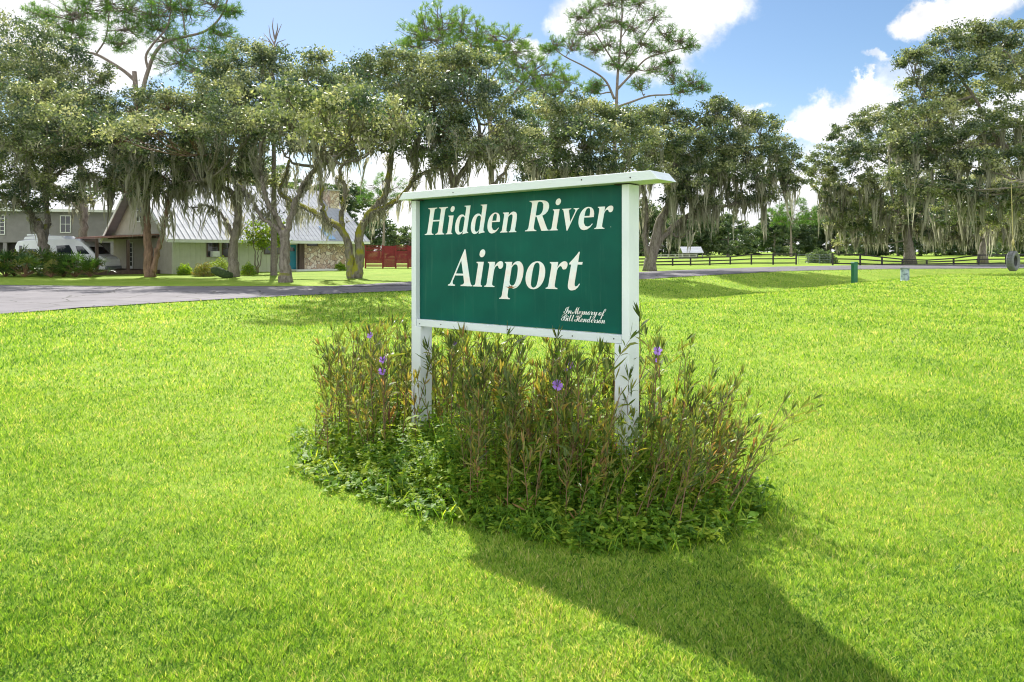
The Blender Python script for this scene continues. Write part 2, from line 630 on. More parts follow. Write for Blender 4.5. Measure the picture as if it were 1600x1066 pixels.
M['oakbark'] = bark_mat('oak_bark', (.10, .085, .07), (.27, .24, .205), moss=.5)
M['mossbark'] = bark_mat('mossy_oak_bark', (.10, .085, .07), (.27, .24, .20), moss=1.0, mosscol=(.26, .26, .03))
M['redbark'] = bark_mat('red_brown_bark', (.11, .07, .05), (.26, .17, .12), moss=.2)
M['pinebark'] = bark_mat('pine_bark', (.13, .105, .09), (.27, .225, .195))

# ------------------------------------------------------------------ terrain and road
def build_terrain():
    def axis(lo, hi, n, k):
        t = np.linspace(-1, 1, n)
        s = np.sinh(t * k) / np.sinh(k)
        return np.where(s < 0, -s * lo, s * hi)
    xs = axis(-420, 420, 260, 3.6)
    ys = np.concatenate([np.linspace(-25, 10, 24, endpoint=False), np.linspace(10, 75, 130, endpoint=False), np.linspace(75, 130, 50, endpoint=False), np.geomspace(130, 900, 30)])
    X, Y = np.meshgrid(xs, ys)
    Z = ground(X, Y)
    V = np.stack([X, Y, Z], -1).reshape(-1, 3)
    ny, nx = X.shape
    i = np.arange(ny - 1)[:, None] * nx
    j = np.arange(nx - 1)[None]
    Q = np.stack([i + j, i + j + 1, i + nx + j + 1, i + nx + j], -1).reshape(-1, 4)
    o = np_mesh('ground', V, [Q], M['ground'], smooth=True)
    tag(o, kind='structure')


build_terrain()


def asphalt():
    m, nt, out = mat('asphalt')
    geo = N(nt, 'ShaderNodeNewGeometry')
    b = N(nt, 'ShaderNodeBsdfPrincipled')
    b.inputs['Roughness'].default_value = .85
    b.inputs['Specular IOR Level'].default_value = .25
    n1 = N(nt, 'ShaderNodeTexNoise', i_Scale=.5, i_Detail=7.0, i_Roughness=.7)
    n2 = N(nt, 'ShaderNodeTexNoise', i_Scale=40.0, i_Detail=3.0)
    for n in (n1, n2):
        L(nt, geo.outputs['Position'], n.inputs['Vector'])
    f = mathn(nt, 'ADD', mathn(nt, 'MULTIPLY', n1.outputs['Fac'], .7), mathn(nt, 'MULTIPLY', n2.outputs['Fac'], .3))
    col = ramp(nt, f, [(.35, (.105, .098, .108)), (.55, (.155, .145, .155)), (.7, (.20, .19, .195))])
    wv = N(nt, 'ShaderNodeTexNoise', i_Scale=1.1, i_Detail=4.0)
    L(nt, geo.outputs['Position'], wv.inputs['Vector'])
    mv = N(nt, 'ShaderNodeMix', data_type='VECTOR')
    mv.inputs['Factor'].default_value = .25
    L(nt, geo.outputs['Position'], mv.inputs['A'])
    L(nt, wv.outputs['Color'], mv.inputs['B'])
    ve = N(nt, 'ShaderNodeTexVoronoi', i_Scale=.55, feature='DISTANCE_TO_EDGE')
    L(nt, mv.outputs['Result'], ve.inputs['Vector'])
    crk = mathn(nt, 'LESS_THAN', ve.outputs['Distance'], .012)
    mx = N(nt, 'ShaderNodeMix', data_type='RGBA')
    L(nt, crk, mx.inputs['Factor'])
    L(nt, col, mx.inputs['A'])
    mx.inputs['B'].default_value = (.06, .058, .055, 1)
    L(nt, mx.outputs['Result'], b.inputs['Base Color'])
    L(nt, b.outputs[0], out.inputs[0])
    return m


M['asphalt'] = asphalt()


def build_road():
    n = 260
    a, b = resample(NEAR, n), resample(FAR, n)
    r = np.random.default_rng(3)
    k = 9
    rows = []
    for j in range(k):
        t = j / (k - 1)
        p = a * (1 - t) + b * t
        if j in (0, k - 1):
            p = p + r.normal(0, .11, p.shape)
        z = ground(p[:, 0], p[:, 1]) * .3 + .03 + .06 * math.sin(math.pi * t)
        rows.append(np.column_stack([p, z]))
    V = np.stack(rows, 1).reshape(-1, 3)
    i = np.arange(n - 1)[:, None] * k
    j = np.arange(k - 1)[None]
    Q = np.stack([i + j, i + j + 1, i + k + j + 1, i + k + j], -1).reshape(-1, 4)[:, ::-1]
    tag(np_mesh('road', V, [Q], M['asphalt'], smooth=True), kind='structure')


build_road()

# ------------------------------------------------------------------ the sign
SA = math.atan2(-.636, .7718)
SK = .875       # the board is 1.07 m tall
PL = np.array([-.922, 7.13])
E1 = np.array([math.cos(SA), math.sin(SA)])
E2 = np.array([-math.sin(SA), math.cos(SA)])
BED = np.array([(.05, -1.42), (.52, -1.66), (1.3, -1.68), (2.2, -1.62), (3.0, -1.45), (3.42, -.95), (3.55, -.35), (3.3, .2), (2.4, .45), (1, .5), (-.15, .35), (-.62, -.05), (-.72, -.55), (-.38, -1.05)])


def to_world(u, v):
    return PL[0] + u * E1[0] + v * E2[0], PL[1] + u * E1[1] + v * E2[1]


def to_sign(x, y):
    dx, dy = np.asarray(x) - PL[0], np.asarray(y) - PL[1]
    return dx * E1[0] + dy * E1[1], dx * E2[0] + dy * E2[1]


